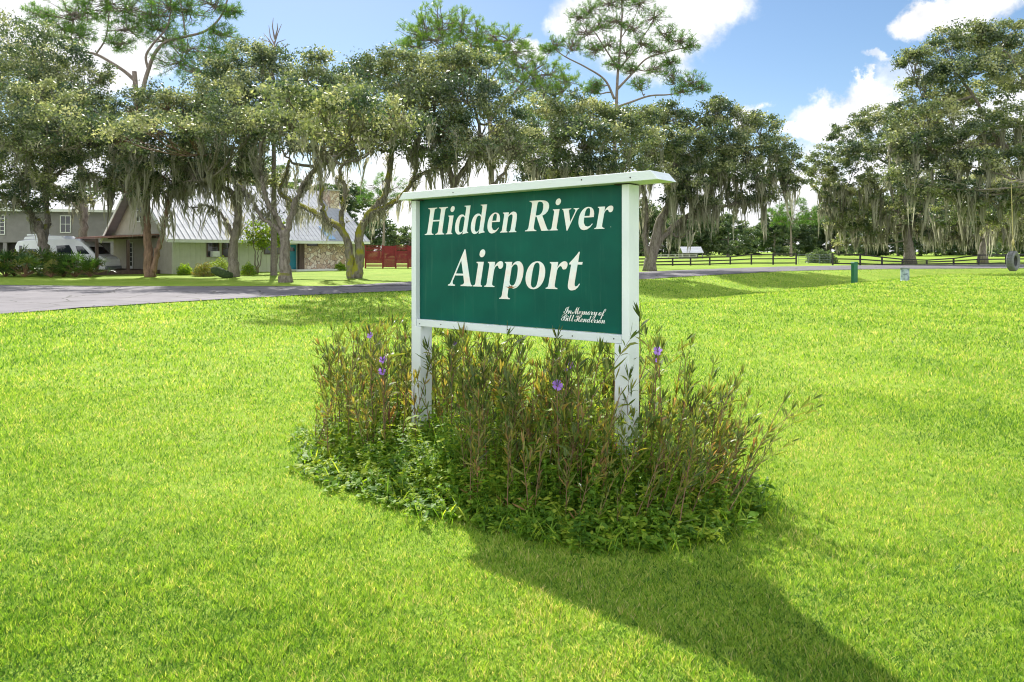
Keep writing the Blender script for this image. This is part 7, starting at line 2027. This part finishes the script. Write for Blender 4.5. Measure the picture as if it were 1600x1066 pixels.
def palmetto(px, D, s, seed, label, group):
    r = np.random.default_rng(seed)
    x = W(px, 0, D)[0]
    root = empty('palmetto', (x, D, 0))
    tag(root, label, 'palmetto', group)
    V, T, st = [], [], MB()
    n = 0
    tt = []
    for i in range(30):
        a = r.random() * 6.28
        el = r.uniform(.25, 1.35)
        d = np.array([math.cos(a) * math.cos(el), math.sin(a) * math.cos(el), math.sin(el)])
        ln = s * r.uniform(.55, 1.0)
        hub = d * ln + np.array([0, 0, .05])
        st.tube(np.array([[0, 0, 0], hub * .5 + np.array([0, 0, .06]), hub]), [.02, .016, .012], 4)
        side = norm(np.cross(d, np.array([0, 0, 1.])))
        upv = np.cross(side, d)
        tn = np.clip(r.normal(.45, .25), 0, 1)
        for j in range(17):
            b = (j / 16 - .5) * 3.9
            dd = norm(d * math.cos(b) + side * math.sin(b) + upv * .25 * r.normal())
            L_ = s * .5 * (1 - .12 * abs(b)) * r.uniform(.85, 1.1)
            p = norm(np.cross(dd, upv + .01)) * .028 * s / 1.2
            tip = hub + dd * L_ - np.array([0, 0, .14 * L_])
            V += [hub, hub + dd * L_ * .55 + p, tip, hub + dd * L_ * .55 - p]
            T.append([n, n + 1, n + 2, n + 3])
            tt += [tn] * 4
            n += 4
    V = np.array(V)
    V[:, 2] = np.maximum(V[:, 2], .02)
    np_mesh('fronds', V, [np.array(T)], M['palm'], root, tint=np.array(tt))
    st.build('stem', M['stem'], root)


def build_shrubs():
    G = 'palmettos in front of the van'
    for i, (px, D, s, lb) in enumerate(((-25, 47, 1.5, 'palmetto cut by the left edge of the photo'), (8, 47.5, 1.4, 'leftmost fully seen palmetto, low in front of the van'), (38, 46.5, 1.3, 'palmetto just left of the leaning oak trunk'), (62, 49, 1.6, 'palmetto behind the leaning oak trunk'),
                                        (98, 47.5, 1.5, 'palmetto just right of the leaning oak trunk'), (118, 46.8, 1.3, 'broad sunlit palmetto in front of the van nose'), (140, 47.2, 1.2, 'rightmost palmetto, beside the pergola'), (22, 48.8, 1.7, 'tall palmetto close against the side of the van'), (80, 46.2, .9, 'small palmetto at the foot of the leaning oak'))):
        palmetto(px, D, s, 400 + i, lb, G)
    G = 'shrubs along the house front'
    leafy_mound('shrub', 'small dark round shrub at the left corner of the house', 'shrub', G, 288, 50.5, 1.1, .85, 501, 'weed')
    leafy_mound('shrub', 'olive grassy shrub left of the bright yellow-green one', 'shrub', G, 318, 48, 1.6, .95, 502, 'ruellia', ls=.2, asp=.12, up=.6)
    leafy_mound('shrub', 'bright yellow-green shrub under the house window', 'shrub', G, 343, 49.5, 2.1, 1.25, 503, 'shrub', n=4200)
    leafy_mound('shrub', 'dark green shrub just right of the stout oak', 'shrub', G, 388, 50, 1.2, .9, 504, 'weed')
    leafy_mound('shrub', 'low green shrub at the foot of the stone wall', 'shrub', G, 532, 63, 1.2, .7, 505, 'weed')
    leafy_mound('shrub', 'round green shrub in the pasture beside the gate', 'shrub', None, 1284, 96, 4.2, 2.0, 506, 'farleaf', n=3200, ls=.26, asp=.5)
    # two small multi-stemmed trees by the front wall
    for k, (px, D, lb) in enumerate(((402, 52.5, 'thin-stemmed small yellow-green tree before the house wall, left of two'), (428, 54, 'thin-stemmed small tree with drooping leaves before the house wall, right of two'))):
        by = HOR + CAMZ * F / D
        crown_tree('small_tree', lb, 'tree', 'small trees at the house front', (px, D),
                   [([(px, by), (px - 4, 400), (px - 6, 375)], .09, .04), ([(px + 1, by - 2), (px + 6, 400), (px + 10, 372)], .07, .03), ([(px, by - 2), (px + 1, 395), (px + 2, 365)], .07, .03)],
                   [(px - 8, 365, 13, 0), (px + 10, 362, 13, 0), (px, 350, 13, 0), (px - 4, 378, 11, 0), (px + 8, 382, 9, 0)], 520 + k, leaf=M['shrub'], bark=M['oakbark'], size=.22, clump_n=30, dens=12, moss=0, flare=1.1, twigs=6)


build_house()
build_neighbour()
build_van()
build_red_fence()
build_fences()
build_small()
build_shrubs()
